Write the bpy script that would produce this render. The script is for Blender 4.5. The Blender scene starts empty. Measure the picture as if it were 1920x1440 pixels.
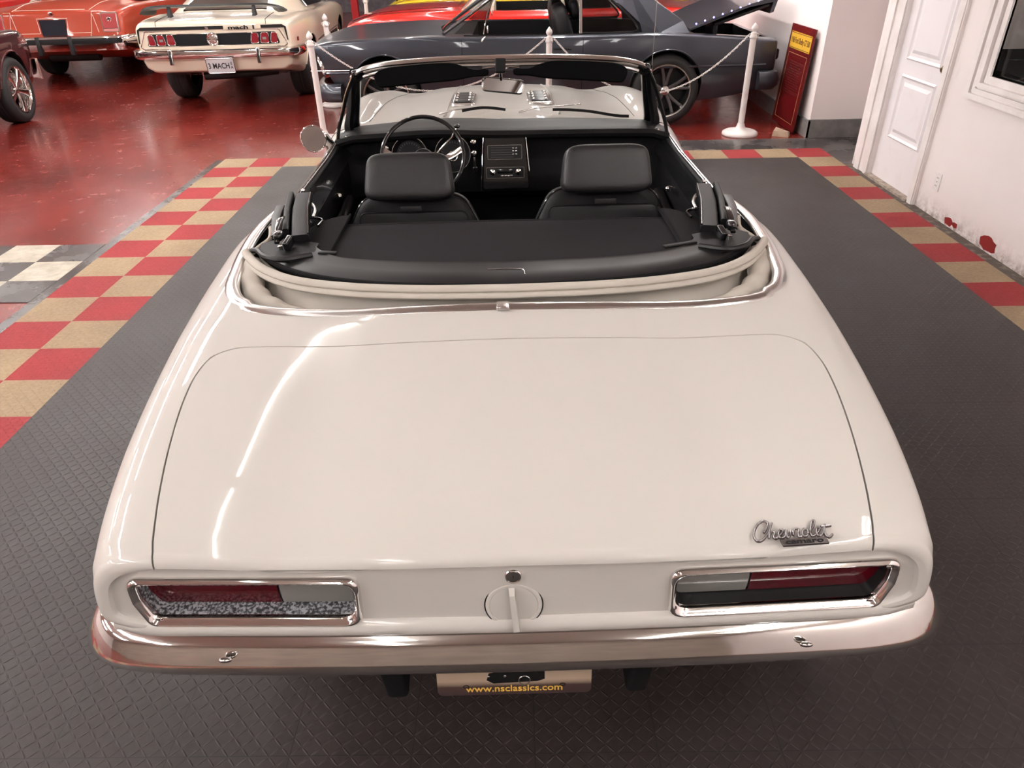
import bpy, bmesh, math, random
from mathutils import Vector, Matrix, noise
random.seed(7)
SC = bpy.context.scene
COL = SC.collection
PI = math.pi

# ---------------------------------------------------------------- maths
def pchip(tab):
    xs = [float(t[0]) for t in tab]; ys = [float(t[1]) for t in tab]; n = len(xs)
    h = [xs[i+1]-xs[i] for i in range(n-1)]; d = [(ys[i+1]-ys[i])/h[i] for i in range(n-1)]
    m = [0.0]*n; m[0] = d[0]; m[-1] = d[-1]
    for i in range(1, n-1):
        if d[i-1]*d[i] <= 0: m[i] = 0.0
        else:
            w1 = 2*h[i]+h[i-1]; w2 = h[i]+2*h[i-1]
            m[i] = (w1+w2)/(w1/d[i-1]+w2/d[i])
    def f(x):
        if x <= xs[0]: return ys[0]
        if x >= xs[-1]: return ys[-1]
        i = 0
        while xs[i+1] < x: i += 1
        t = (x-xs[i])/h[i]
        return ((1+2*t)*(1-t)**2*ys[i] + t*(1-t)**2*h[i]*m[i] + t*t*(3-2*t)*ys[i+1] + t*t*(t-1)*h[i]*m[i+1])
    return f

def catmull(pts, n=6, closed=False):
    P = [Vector(p) for p in pts]; out = []
    N = len(P)
    rng = range(N) if closed else range(N-1)
    for i in rng:
        if closed: p0, p1, p2, p3 = P[(i-1) % N], P[i], P[(i+1) % N], P[(i+2) % N]
        else:
            p1, p2 = P[i], P[i+1]
            p0 = P[i-1] if i > 0 else p1*2-p2
            p3 = P[i+2] if i+2 < N else p2*2-p1
        t0 = 0.0; t1 = t0+max((p1-p0).length, 1e-6)**.5; t2 = t1+max((p2-p1).length, 1e-6)**.5; t3 = t2+max((p3-p2).length, 1e-6)**.5
        for k in range(n):
            t = t1+(t2-t1)*k/n
            A1 = p0*((t1-t)/(t1-t0))+p1*((t-t0)/(t1-t0)); A2 = p1*((t2-t)/(t2-t1))+p2*((t-t1)/(t2-t1)); A3 = p2*((t3-t)/(t3-t2))+p3*((t-t2)/(t3-t2))
            B1 = A1*((t2-t)/(t2-t0))+A2*((t-t0)/(t2-t0)); B2 = A2*((t3-t)/(t3-t1))+A3*((t-t1)/(t3-t1))
            out.append(B1*((t2-t)/(t2-t1))+B2*((t-t1)/(t2-t1)))
    if not closed: out.append(P[-1].copy())
    return out

def mirror_path(half):
    """half path of 3-D points from x=0 outwards (x>=0) -> full path left to right"""
    L = [Vector((-p[0], p[1], p[2])) for p in reversed(half) if p[0] > 1e-6]
    return L+[Vector(p) for p in half]

# ---------------------------------------------------------------- objects
def link(name, me, mats=None, parent=None, smooth=True, auto=None):
    o = bpy.data.objects.new(name, me); COL.objects.link(o)
    if mats:
        for m in (mats if isinstance(mats, (list, tuple)) else [mats]): me.materials.append(m)
    if parent: o.parent = parent
    if smooth:
        me.polygons.foreach_set('use_smooth', [True]*len(me.polygons))
        if auto:
            try: me.set_sharp_from_angle(angle=math.radians(auto))
            except Exception: pass
    me.update()
    return o

class MB:
    """collects shapes into ONE mesh"""
    def __init__(self): self.v = []; self.f = []; self.m = []
    def add(self, v, f, mi=0, M=None):
        b = len(self.v)
        self.v += [tuple(M @ Vector(p)) if M else tuple(p) for p in v]
        self.f += [tuple(i+b for i in q) for q in f]; self.m += [mi]*len(f)
        return self
    def build(self, name, mats, parent=None, smooth=True, auto=35, fix=True):
        me = bpy.data.meshes.new(name); me.from_pydata(self.v, [], self.f); 
        me.polygons.foreach_set('material_index', self.m)
        if fix:
            bm = bmesh.new(); bm.from_mesh(me); bmesh.ops.recalc_face_normals(bm, faces=bm.faces); bm.to_mesh(me); bm.free()
        return link(name, me, mats, parent, smooth, auto)

def empty(name, loc=(0, 0, 0), rz=0.0):
    o = bpy.data.objects.new(name, None); COL.objects.link(o); o.location = loc; o.rotation_euler = (0, 0, rz); o.empty_display_size = .1
    return o

def tag(o, label=None, cat=None, group=None, kind=None):
    if label: o['label'] = label
    if cat: o['category'] = cat
    if group: o['group'] = group
    if kind: o['kind'] = kind
    return o

def lab(o, l): o['label'] = l; return o

def box_g(x0, x1, y0, y1, z0, z1):
    v = [(x, y, z) for z in (z0, z1) for y in (y0, y1) for x in (x0, x1)]
    f = [(0, 2, 3, 1), (4, 5, 7, 6), (0, 1, 5, 4), (2, 6, 7, 3), (0, 4, 6, 2), (1, 3, 7, 5)]
    return v, f

def bevel_box(sx, sy, sz, r=.01, seg=3):
    bm = bmesh.new(); bmesh.ops.create_cube(bm, size=1.0)
    for v in bm.verts: v.co = Vector((v.co.x*sx, v.co.y*sy, v.co.z*sz))
    r = min(r, sx*.49, sy*.49, sz*.49)
    if r > 0: bmesh.ops.bevel(bm, geom=list(bm.edges), offset=r, segments=seg, profile=.5, affect='EDGES')
    bm.verts.index_update()
    v = [tuple(x.co) for x in bm.verts]; f = [tuple(x.index for x in q.verts) for q in bm.faces]; bm.free()
    return v, f

def TRS(loc=(0, 0, 0), rot=(0, 0, 0), sc=(1, 1, 1)):
    from mathutils import Euler
    return Matrix.Translation(Vector(loc)) @ Euler(rot).to_matrix().to_4x4() @ Matrix.Diagonal((*sc, 1))

def pillow(sx, sy, sz, e=4.0, nu=40, nv=24, ez=None):
    """superellipsoid of full size sx,sy,sz"""
    ez = ez or e
    def sg(c, p): return math.copysign(abs(c)**(2.0/p), c)
    v = []; f = []
    for j in range(nv+1):
        ph = -PI/2+PI*j/nv
        for i in range(nu):
            th = 2*PI*i/nu
            v.append((sx/2*sg(math.cos(ph), ez)*sg(math.cos(th), e), sy/2*sg(math.cos(ph), ez)*sg(math.sin(th), e), sz/2*sg(math.sin(ph), ez)))
    for j in range(nv):
        for i in range(nu):
            a = j*nu+i; b = j*nu+(i+1) % nu
            f.append((a, b, b+nu, a+nu))
    return v, f

def lathe(prof, n=32, M=None, cap=True):
    """prof: list (r,z) ; axis z"""
    v = []; f = []
    for r, z in prof:
        for i in range(n): v.append((r*math.cos(2*PI*i/n), r*math.sin(2*PI*i/n), z))
    for j in range(len(prof)-1):
        for i in range(n):
            a = j*n+i; b = j*n+(i+1) % n
            f.append((a, b, b+n, a+n))
    if cap and prof[0][0] > 1e-6: f.append(tuple(reversed(range(n))))
    if cap and prof[-1][0] > 1e-6: f.append(tuple(range((len(prof)-1)*n, len(prof)*n)))
    if M: v = [tuple(M @ Vector(p)) for p in v]
    return v, f

def frames(P, closed=False, up=None):
    n = len(P); T = []
    for i in range(n):
        a = P[(i-1) % n] if (closed or i > 0) else P[i]; b = P[(i+1) % n] if (closed or i < n-1) else P[i]
        T.append((b-a).normalized())
    if up is not None:
        N = [(Vector(up)-t*t.dot(Vector(up))).normalized() for t in T]
    else:
        u = Vector((0, 0, 1)) if abs(T[0].z) < .9 else Vector((1, 0, 0))
        N = [(u-T[0]*T[0].dot(u)).normalized()]
        for i in range(1, n):
            v = N[-1]-T[i]*T[i].dot(N[-1]); N.append(v.normalized())
    B = [T[i].cross(N[i]) for i in range(n)]
    return T, N, B

def sweep(path, sec, closed=False, up=None, caps=True, scale=None, sec_closed=True):
    """sec: list of (a,b): a along binormal (right of travel is -B), b along normal(up)"""
    P = [Vector(p) for p in path]; T, N, B = frames(P, closed, up)
    v = []; f = []; m = len(sec); n = len(P)
    for i in range(n):
        s = scale[i] if scale else 1.0
        for a, b in sec: v.append(tuple(P[i]+B[i]*(a*s)+N[i]*(b*s)))
    for i in range(n if closed else n-1):
        j = (i+1) % n
        for k in range(m if sec_closed else m-1):
            l = (k+1) % m
            f.append((i*m+k, j*m+k, j*m+l, i*m+l))
    if caps and not closed and sec_closed:
        f.append(tuple(range(m))); f.append(tuple(reversed(range((n-1)*m, n*m))))
    return v, f

def circ(r, n=10, ry=None):
    ry = ry or r
    return [(r*math.cos(2*PI*i/n), ry*math.sin(2*PI*i/n)) for i in range(n)]

def rrect(w, h, r, n=5):
    out = []
    for cx, cy, a0 in ((w/2-r, h/2-r, 0), (-w/2+r, h/2-r, PI/2), (-w/2+r, -h/2+r, PI), (w/2-r, -h/2+r, 3*PI/2)):
        for k in range(n+1):
            a = a0+PI/2*k/n; out.append((cx+r*math.cos(a), cy+r*math.sin(a)))
    return out

def round_poly(pts, r, n=5):
    """round the corners of a closed 2-D polygon; r number or list"""
    out = []; N = len(pts)
    for i in range(N):
        p = Vector(pts[i][:2]); a = Vector(pts[i-1][:2]); b = Vector(pts[(i+1) % N][:2])
        ri = r[i] if isinstance(r, (list, tuple)) else r
        if ri <= 0: out.append((p.x, p.y)); continue
        da = (a-p).normalized(); db = (b-p).normalized()
        ang = da.angle(db); t = min(ri/math.tan(ang/2), (a-p).length*.49, (b-p).length*.49)
        s = p+da*t; e = p+db*t
        for k in range(n+1):
            u = k/n; q = s*(1-u)**2+p*2*u*(1-u)+e*u*u; out.append((q.x, q.y))
    return out

def tube(path, r, n=10, closed=False, caps=True, ry=None):
    return sweep(path, circ(r, n, ry), closed, None, caps)

def prism(poly, z0, z1):
    n = len(poly); v = [(p[0], p[1], z0) for p in poly]+[(p[0], p[1], z1) for p in poly]
    f = [(i, (i+1) % n, (i+1) % n+n, i+n) for i in range(n)]+[tuple(reversed(range(n))), tuple(range(n, 2*n))]
    return v, f

def grid(fn, nu, nv, closed_u=False):
    v = [tuple(fn(i/nu, j/nv)) for j in range(nv+1) for i in range(nu+(0 if closed_u else 1))]
    w = nu if closed_u else nu+1
    f = []
    for j in range(nv):
        for i in range(nu):
            a = j*w+i; b = j*w+(i+1) % w
            f.append((a, b, b+w, a+w))
    return v, f

def slab_sheet(fn, nu, nv, th):
    """sheet with thickness: fn(u,v)->Vector top; bottom is offset along -normal(approx z)"""
    v, f = grid(fn, nu, nv); n = len(v)
    v2 = v+[(a, b, c-th) for a, b, c in v]
    f2 = f+[tuple(reversed([i+n for i in q])) for q in f]
    w = nu+1
    for i in range(nu): f2.append((i+1, i, i+n, i+1+n)); a = nv*w+i; f2.append((a, a+1, a+1+n, a+n))
    for j in range(nv): a = j*w; f2.append((a, a+w, a+w+n, a+n)); a = j*w+nu; f2.append((a+w, a, a+n, a+w+n))
    return v2, f2

def loft(rings, caps=True, closed=True):
    m = len(rings[0]); v = [tuple(p) for r in rings for p in r]; f = []
    for i in range(len(rings)-1):
        for k in range(m if closed else m-1):
            l = (k+1) % m
            f.append((i*m+k, i*m+l, (i+1)*m+l, (i+1)*m+k))
    if caps: f.append(tuple(reversed(range(m)))); f.append(tuple(range((len(rings)-1)*m, len(rings)*m)))
    return v, f

def boolean(o, ops):
    """ops: list of (cutter mesh tuple (v,f), op, material)"""
    cut = []
    for (v, f), op, mat in ops:
        me = bpy.data.meshes.new('tmp'); me.from_pydata(v, [], f)
        bm = bmesh.new(); bm.from_mesh(me); bmesh.ops.recalc_face_normals(bm, faces=bm.faces); bm.to_mesh(me); bm.free()
        if mat: me.materials.append(mat)
        c = bpy.data.objects.new('tmp', me); COL.objects.link(c)
        c.parent = o.parent; cut.append(c)
        m = o.modifiers.new('b', 'BOOLEAN'); m.object = c; m.operation = op; m.solver = 'EXACT'
        try: m.material_mode = 'TRANSFER'
        except Exception: pass
    bpy.context.view_layer.update()
    dg = bpy.context.evaluated_depsgraph_get()
    me = bpy.data.meshes.new_from_object(o.evaluated_get(dg), depsgraph=dg)
    o.modifiers.clear(); old = o.data; o.data = me; bpy.data.meshes.remove(old)
    for c in cut:
        d = c.data; bpy.data.objects.remove(c); bpy.data.meshes.remove(d)
    return o

def text_mesh(name, s, size, mat, parent=None, M=None, extrude=.001, align='CENTER', sx=1.0, shear=0.0, space=1.0, bold=0.0):
    cu = bpy.data.curves.new('t', 'FONT'); cu.body = s; cu.size = size; cu.extrude = extrude; cu.align_x = align; cu.align_y = 'CENTER'
    cu.shear = shear; cu.space_character = space; cu.offset = bold
    cu.resolution_u = 4
    t = bpy.data.objects.new('t', cu); COL.objects.link(t); bpy.context.view_layer.update()
    dg = bpy.context.evaluated_depsgraph_get(); me = bpy.data.meshes.new_from_object(t.evaluated_get(dg), depsgraph=dg)
    bpy.data.objects.remove(t); bpy.data.curves.remove(cu)
    me.transform(Matrix.Diagonal((sx, 1, 1, 1)))
    if M: me.transform(M)
    return link(name, me, mat, parent, smooth=False)

def plane_M(o, ex, ey):
    """matrix whose x axis = ex, y axis = ey, origin o"""
    ex = Vector(ex).normalized(); ey = Vector(ey); ey = (ey-ex*ex.dot(ey)).normalized(); ez = ex.cross(ey)
    M = Matrix((ex, ey, ez)).transposed().to_4x4(); M.translation = Vector(o)
    return M

# ---------------------------------------------------------------- materials
def mat(name, col, rough=.5, metal=0.0, coat=0.0, coat_r=.03, spec=.5, trans=0.0, ior=1.45, bump=None, var=None, emit=None, alpha=None, sheen=0.0):
    """bump=(scale,strength,detail); var=(scale, colour2, contrast lo, hi)"""
    m = bpy.data.materials.new(name); m.use_nodes = True; nt = m.node_tree; b = nt.nodes['Principled BSDF']
    b.inputs['Base Color'].default_value = (*col, 1); b.inputs['Roughness'].default_value = rough; b.inputs['Metallic'].default_value = metal
    b.inputs['Coat Weight'].default_value = coat; b.inputs['Coat Roughness'].default_value = coat_r
    b.inputs['Specular IOR Level'].default_value = spec; b.inputs['Transmission Weight'].default_value = trans; b.inputs['IOR'].default_value = ior
    if sheen: b.inputs['Sheen Weight'].default_value = sheen
    tc = nt.nodes.new('ShaderNodeTexCoord')
    if var:
        n = nt.nodes.new('ShaderNodeTexNoise'); n.inputs['Scale'].default_value = var[0]; n.inputs['Detail'].default_value = 5
        r = nt.nodes.new('ShaderNodeValToRGB'); r.color_ramp.elements[0].position = var[2]; r.color_ramp.elements[1].position = var[3]
        r.color_ramp.elements[0].color = (*col, 1); r.color_ramp.elements[1].color = (*var[1], 1)
        nt.links.new(tc.outputs['Object'], n.inputs['Vector']); nt.links.new(n.outputs['Fac'], r.inputs['Fac']); nt.links.new(r.outputs['Color'], b.inputs['Base Color'])
    if bump:
        n = nt.nodes.new('ShaderNodeTexNoise'); n.inputs['Scale'].default_value = bump[0]; n.inputs['Detail'].default_value = bump[2] if len(bump) > 2 else 3
        bp = nt.nodes.new('ShaderNodeBump'); bp.inputs['Strength'].default_value = bump[1]; bp.inputs['Distance'].default_value = .002
        nt.links.new(tc.outputs['Object'], n.inputs['Vector']); nt.links.new(n.outputs['Fac'], bp.inputs['Height']); nt.links.new(bp.outputs['Normal'], b.inputs['Normal'])
    if emit:
        b.inputs['Emission Color'].default_value = (*emit[0], 1); b.inputs['Emission Strength'].default_value = emit[1]
    return m

def unspec(m, s):
    m.node_tree.nodes['Principled BSDF'].inputs['Specular IOR Level'].default_value = s; return m
def srgb(r, g, b):
    f = lambda c: (c/255/12.92) if c/255 <= .04045 else ((c/255+.055)/1.055)**2.4
    return (f(r), f(g), f(b))

WHITE = mat('white_paint', (.53, .502, .465), .45, spec=.08, coat=.55, coat_r=.02)
CHROME = mat('chrome', (.80, .78, .76), .06, 1.0)
CHROME_D = mat('chrome_worn', (.62, .60, .58), .22, 1.0, bump=(200, .1))
SEATV = mat('worn_black_vinyl', (.012, .011, .0115), .40, spec=.5, bump=(350, .35))
BLACK_V = mat('black_vinyl', (.008, .0075, .008), .5, spec=.22, bump=(350, .35))
BLACK_G = mat('black_gloss', (.008, .008, .009), .15, coat=.6)
BLACK_S = mat('black_satin', (.011, .0105, .011), .40, spec=.35)
BLACK_M = mat('black_matte', (.006, .0055, .006), .9, spec=.2)
CARPET = mat('black_carpet', (.010, .010, .011), .95, bump=(600, .8))
CLOTH = mat('black_canvas', (.017, .0150, .0165), .9, spec=.12, bump=(900, .4))
FABRIC = mat('cream_canvas', (.50, .46, .405), .85, spec=.2, bump=(700, .3), var=(6, (.44, .40, .345), .35, .75))
RUBBER = mat('tyre_rubber', (.014, .013, .013), .7, bump=(120, .3))
RED_LENS = mat('red_lens', (.07, .001, .005), .12, coat=.5, bump=(60, .3))
CLEAR_LENS = mat('clear_lens', (.20, .195, .18), .15, coat=.6, bump=(90, .35))
MIRROR = mat('mirror_glass', (.50, .49, .50), .01, 1.0)
BLACK_F = mat('black_flocked', (.004, .004, .0045), .95, spec=.05)
def glass_mat(name, tint, rough=0.0, refl=.06):
    m = bpy.data.materials.new(name); m.use_nodes = True; nt = m.node_tree; nt.nodes.clear()
    out = nt.nodes.new('ShaderNodeOutputMaterial'); mix = nt.nodes.new('ShaderNodeMixShader'); t = nt.nodes.new('ShaderNodeBsdfTransparent')
    g = nt.nodes.new('ShaderNodeBsdfGlossy'); fr = nt.nodes.new('ShaderNodeMath'); fr.operation = 'MULTIPLY_ADD'; lw = nt.nodes.new('ShaderNodeLayerWeight'); pw = nt.nodes.new('ShaderNodeMath'); pw.operation = 'POWER'; pw.inputs[1].default_value = 4; nt.links.new(lw.outputs['Facing'], pw.inputs[0]); nt.links.new(pw.outputs[0], fr.inputs[0]); fr.inputs[1].default_value = .6; fr.inputs[2].default_value = .035; lw.inputs[0].default_value = .5
    t.inputs['Color'].default_value = (*tint, 1); g.inputs['Roughness'].default_value = rough
    nt.links.new(fr.outputs[0], mix.inputs[0]); nt.links.new(t.outputs[0], mix.inputs[1]); nt.links.new(g.outputs[0], mix.inputs[2]); nt.links.new(mix.outputs[0], out.inputs[0])
    return m
GLASS = glass_mat('windshield_glass', (.96, .97, .96))
GLASS_T = glass_mat('tinted_glass', (.45, .46, .47))
# ================================================================ the white convertible
CAR = empty('convertible_car', (-.013, .95, 0), .018)
tag(CAR, 'white two-door convertible with its top folded down, parked nearest on the dark rubber tiles', 'car')

ZC = pchip([(0, .746), (.15, .786), (.4, .825), (.65, .858), (.8, .874), (1.1, .885), (1.4, .89), (2.4, .895), (2.8, .925), (3.0, .935), (3.3, .942), (3.8, .925), (4.2, .885), (4.5, .84), (4.69, .78)])
ZT = pchip([(0, .749), (.15, .789), (.4, .828), (.65, .857), (.8, .869), (1.1, .879), (1.4, .883), (1.8, .880), (2.4, .885), (2.8, .914), (3.2, .936), (3.5, .940), (3.8, .918), (4.2, .865), (4.5, .81), (4.69, .75)])
WW = pchip([(0, .832), (.15, .855), (.4, .885), (.65, .905), (.8, .915), (1.1, .935), (1.4, .948), (1.6, .930), (1.8, .905), (2.0, .890), (2.4, .885), (2.8, .895), (3.2, .905), (3.7, .915), (4.2, .90), (4.55, .85), (4.69, .80)])
DIP = pchip([(0, 0), (2.7, 0), (3.1, .030), (3.7, .042), (4.3, .04), (4.69, 0)])
ZB = pchip([(0, .535), (.10, .525), (.3, .42), (.5, .29), (.8, .22), (4.0, .22), (4.69, .30)])

def half_section(y):
    zc, zt, w, dp, zb = ZC(y), ZT(y), WW(y), DIP(y), ZB(y)
    top = [(0, zc), (.12, zc-.001), (.28, zc-.004-dp*.15), (.44, zc-.009-dp*.45), (w-.30, zc*.45+zt*.55-.004-dp), (w-.20, zt-.001-dp*.55), (w-.135, zt), (w-.085, zt-.006), (w-.045, zt-.022), (w-.016, zt-.055), (w-.003, zt-.10), (w, zt-.16)]
    low = [(w-.006, max(zt-.24, zb+.042)), (w-.015, max(zt-.34, zb+.033)), (w-.035, max(.44, zb+.024)), (w-.065, max(.32, zb+.014)), (w-.11, zb+.004)]
    a = catmull([(p[0], p[1], 0) for p in top+low], 5)
    return [(p.x, p.y) for p in a]+[(w-.16, zb), (w*.5, zb), (0, zb)]

def topz(x, y):
    s = half_section(y); x = abs(x)
    for i in range(len(s)-1):
        if s[i][0] <= x <= s[i+1][0]:
            t = (x-s[i][0])/max(s[i+1][0]-s[i][0], 1e-9); return s[i][1]*(1-t)+s[i+1][1]*t
    return s[0][1]

def tail_shift(x, z):
    return .004+(z-.56)*.04+.03*x*x

def full_ring(y, sxz=(1, 1), zc0=.52):
    h = half_section(y)
    pts = [(x, z) for x, z in h]+[(-x, z) for x, z in reversed(h[1:-1])]
    return [(x*sxz[0], zc0+(z-zc0)*sxz[1]) for x, z in pts]

def body_rings():
    R = []
    def put(ys, sx, sz, yy):
        R.append([(x, yy, z) for x, z in full_ring(ys, (sx, sz), .641 if ys < 1 else .52)])
    # recessed tail panel -> lip -> rounded edge
    put(0, .15, .1, .012); put(0, .5, .4, .012); put(0, .80, .55, .012); put(0, .945, .70, .012); put(0, .952, .73, .010); put(0, .958, .755, .002)
    r = .022
    for k in range(0, 7):
        th = PI/2*k/6; ins = r*(1-math.sin(th)); put(0, 1-ins/.8, 1-ins/.105, r*(1-math.cos(th)))
    y = .04
    while y < 4.62: R.append([(x, y, z) for x, z in full_ring(y)]); y += .03 if y < 3 else .05
    for k in range(0, 6):
        th = PI/2*k/5; ins = .05*(1-math.cos(th)); put(4.62, 1-ins/.7, 1-ins/.25, 4.62+.05*math.sin(th))
    put(4.62, .5, .5, 4.67)
    out = []
    for r_ in R:
        o = []
        for x, y, z in r_:
            f = max(0.0, 1-y/.35)**1.5 if y > 0.02 else 1.0
            o.append((x, y+tail_shift(x, z)*f, z))
        out.append(o)
    return out

BODY = loft(body_rings())

# outline of the boot lid (half, from the tail outward and forward)
LIDH = [(.668, -.12), (.668, -.03), (.70, .12), (.733, .30), (.752, .45), (.753, .55), (.735, .615), (.69, .648), (.62, .655), (0, .658)]
def lid_outline(off):
    P = catmull([(a, b, 0) for a, b in LIDH[1:-1]], 6)
    P = [(.668, -.12)]+[(p.x, p.y) for p in P]
    P = [(x+off*(1 if y < .62 else .7), y+(off if y > .60 else 0)) for x, y in P]
    return P+[(0, .658+off)]+[(-x, y) for x, y in reversed(P)]
# mouth of the cockpit (half, from rear centre)
CPH = [(0, .828), (.40, .829), (.60, .838), (.69, .862), (.75, .905), (.79, .985), (.812, 1.10), (.832, 1.25), (.845, 1.42), (.846, 1.55), (.835, 1.66), (.822, 1.75), (.815, 1.85), (.812, 2.1), (.812, 2.45), (.805, 2.65), (.775, 2.80), (.70, 2.86), (.4, 2.90), (0, 2.92)]
cp = catmull([(a, b, 0) for a, b in CPH], 5)
cpo = [(p.x, p.y) for p in cp]+[(-p.x, p.y) for p in reversed(cp[1:-1])]

body = MB().add(*BODY).build('body_shell', [WHITE], CAR)
lidb = MB().add(*BODY).build('boot_lid', [WHITE], CAR)
def tl_outline(s, off=0.0):
    """tail light outline in (x,z) for side s (+1 right)"""
    p = [(.308-off, .684+off), (.745+off, .684+off), (.744+off, .634), (.725+off*.7, .577-off), (.312-off, .577-off)]
    p = round_poly(p, [.03, .03, .02, .02, .03], 5)
    return [(s*x, z) for x, z in p]
def tail_prism(poly, y0, y1):
    n = len(poly); v = [(x, y0+tail_shift(x, z), z) for x, z in poly]+[(x, y1+tail_shift(x, z), z) for x, z in poly]
    f = [(i, (i+1) % n, (i+1) % n+n, i+n) for i in range(n)]+[tuple(reversed(range(n))), tuple(range(n, 2*n))]
    return v, f
def wheel_cut(y, r=.345, w=.30):
    P = TRS((0, y, .31), (0, PI/2, 0))
    v, f = lathe([(r, -1.2), (r, -.62), ], 48); v2, f2 = lathe([(r, .62), (r, 1.2)], 48)
    return ([tuple(P @ Vector(p)) for p in v], f), ([tuple(P @ Vector(p)) for p in v2], f2)
WY1, WY2 = 1.02, 3.76
cuts = [(prism(cpo, .27, 1.4), 'DIFFERENCE', BLACK_M), (prism(lid_outline(.004), .716, 1.2), 'DIFFERENCE', WHITE)]
for yy in (WY1, WY2):
    for c_ in wheel_cut(yy): cuts.append((c_, 'DIFFERENCE', BLACK_M))
for s in (-1, 1): cuts.append((tail_prism(tl_outline(s, -.004), -.05, .075), 'DIFFERENCE', BLACK_M))
boolean(body, cuts)
boolean(lidb, [(prism(lid_outline(0), .722, 1.2), 'INTERSECT', WHITE)])
for o in (body, lidb):
    o.data.polygons.foreach_set('use_smooth', [True]*len(o.data.polygons)); o.data.set_sharp_from_angle(angle=math.radians(32))
lab(lidb, 'smooth white boot lid with rounded front corners')

# chrome moulding round the back of the cockpit
mp = [(a, b) for a, b in CPH[:12]]
half = [Vector((p.x, p.y-.014 if p.x < .72 else p.y, 0)) for p in catmull([(a, b, 0) for a, b in mp[:11]], 6)]
half = [Vector((p.x+(.014 if p.x > .75 else .014*max(0, (p.x-.6)/.15)), p.y, topz(p.x, p.y)+.001)) for p in half]
path = mirror_path(half)
sec = [(-.024, -.004), (-.020, .003), (-.010, .0065), (.004, .0065), (.016, .001), (.022, -.010), (.020, -.022), (.008, -.02)]
MB().add(*sweep(path, [(a, b) for a, b in sec], up=(0, 0, 1))).build('chrome_moulding', CHROME_D, CAR, auto=50)
# joint cover
MB().add(*bevel_box(.035, .05, .010, .003), M=TRS((-.012, .812, topz(0, .81)+.004), (math.radians(-6), 0, 0))).build('moulding_joint', CHROME_D, CAR)
# belt mouldings of the doors
for s in (-1, 1):
    pts = [(s*.832, 1.62, topz(.832, 1.62)), (s*.825, 1.8, topz(.825, 1.8)+.002), (s*.822, 2.1, topz(.82, 2.1)+.002), (s*.820, 2.5, topz(.82, 2.5)+.002), (s*.81, 2.68, topz(.80, 2.68)+.002)]
    MB().add(*sweep(catmull(pts, 6), [(-.006, -.006), (-.006, .004), (.0, .007), (.006, .004), (.006, -.006)], up=(0, 0, 1))).build('belt_moulding', BLACK_G, CAR)
    # door gap lines
    for yd in (1.66, 2.84):
        h = [p for p in half_section(yd) if p[0] > .80 and p[1] > .3]
        pth = [(s*(x+.0006), yd, z) for x, z in h]
        MB().add(*tube([Vector(p) for p in pth], .0022, 5)).build('door_gap', BLACK_M, CAR)

# ---- rear bumper
bp = [(0, -.034, 0), (.35, -.031, 0), (.62, -.022, 0), (.77, -.012, 0), (.858, .008, 0), (.903, .044, 0), (.919, .095, 0), (.923, .16, 0), (.920, .22, 0)]
bpath = mirror_path([Vector(p) for p in catmull([(a, b+.007, .459) for a, b, c in bp], 5)])
bsec = [(.004, -.040), (-.018, -.0395), (-.031, -.037), (-.037, -.032), (-.0385, -.026), (-.036, -.016), (-.029, -.001), (-.019, .017), (-.006, .034), (.012, .047), (.034, .052), (.038, .046), (.020, .034), (.006, .016), (-.004, -.005), (-.004, -.028)]
bsec = [(p.x, p.y) for p in catmull([(a, b, 0) for a, b in bsec[:11]], 3)]+bsec[11:]
v, f = sweep(bpath, [(-a, b) for a, b in bsec], up=(0, 0, 1))
# left-to-right travel: binormal = T x N = -y, so +a points to the rear
bumper = MB().add([(x, y+.062, z) for x, y, z in v], f).build('rear_bumper', mat('bumper_chrome', (.66, .635, .61), .07, 1.0), CAR, auto=60)
for s in (-1, 1):
    MB().add(*pillow(.026, .012, .026, 2.2, 20, 12), M=TRS((s*.600, .010, .475), (.75, 0, 0))).build('bumper_bolt', CHROME, CAR)
    MB().add(*bevel_box(.05, .10, .16, .012), M=TRS((s*.275, .10, .33), (.25, 0, 0))).build('bumper_bracket', BLACK_M, CAR)

# rounded roll along the foot of the tail
rpth = mirror_path([Vector(p) for p in catmull([(x, tail_shift(x, .56)+.008+.012*max(0, (x-.74)/.06), .556) for x in (0, .3, .6, .74, .79, .812)], 4)])
MB().add(*sweep(rpth, [(-.03, .022), (-.010, .024), (.004, .018), (.011, .006), (.011, -.008), (.002, -.020), (-.03, -.024)], up=(0, 0, 1))).build('tail_roll', WHITE, CAR, auto=50)
MB().add(*box_g(-.74, .74, .11, .14, .40, .54)).build('rear_valance', BLACK_M, CAR, smooth=False)
# ---- licence plate
pm = plane_M((-.006, .030, .396), (1, 0, 0), (0, .12, 1))
PLATE = mat('plate_sheet', (.05, .03, .035), .35)
nt = PLATE.node_tree; b = nt.nodes['Principled BSDF']; tc = nt.nodes['Texture Coordinate']
sep = nt.nodes.new('ShaderNodeSeparateXYZ'); nt.links.new(tc.outputs['Object'], sep.inputs[0])
mp_ = nt.nodes.new('ShaderNodeMapRange'); mp_.inputs['From Min'].default_value = .30; mp_.inputs['From Max'].default_value = .40; nt.links.new(sep.outputs['Z'], mp_.inputs['Value'])
rp = nt.nodes.new('ShaderNodeValToRGB'); e = rp.color_ramp.elements; e[0].position = 0; e[0].color = (.03, .018, .022, 1); e[1].position = 1; e[1].color = (.35, .27, .2, 1)
x = e.new(.45); x.color = (.06, .035, .03, 1); x = e.new(.62); x.color = (.40, .30, .22, 1)
nt.links.new(mp_.outputs[0], rp.inputs[0]); nt.links.new(rp.outputs[0], b.inputs['Base Color'])
PLo = MB().add(*prism(rrect(.335, .152, .012), -.0008, .0008), M=pm).build('licence_plate', PLATE, CAR, auto=30)
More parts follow.
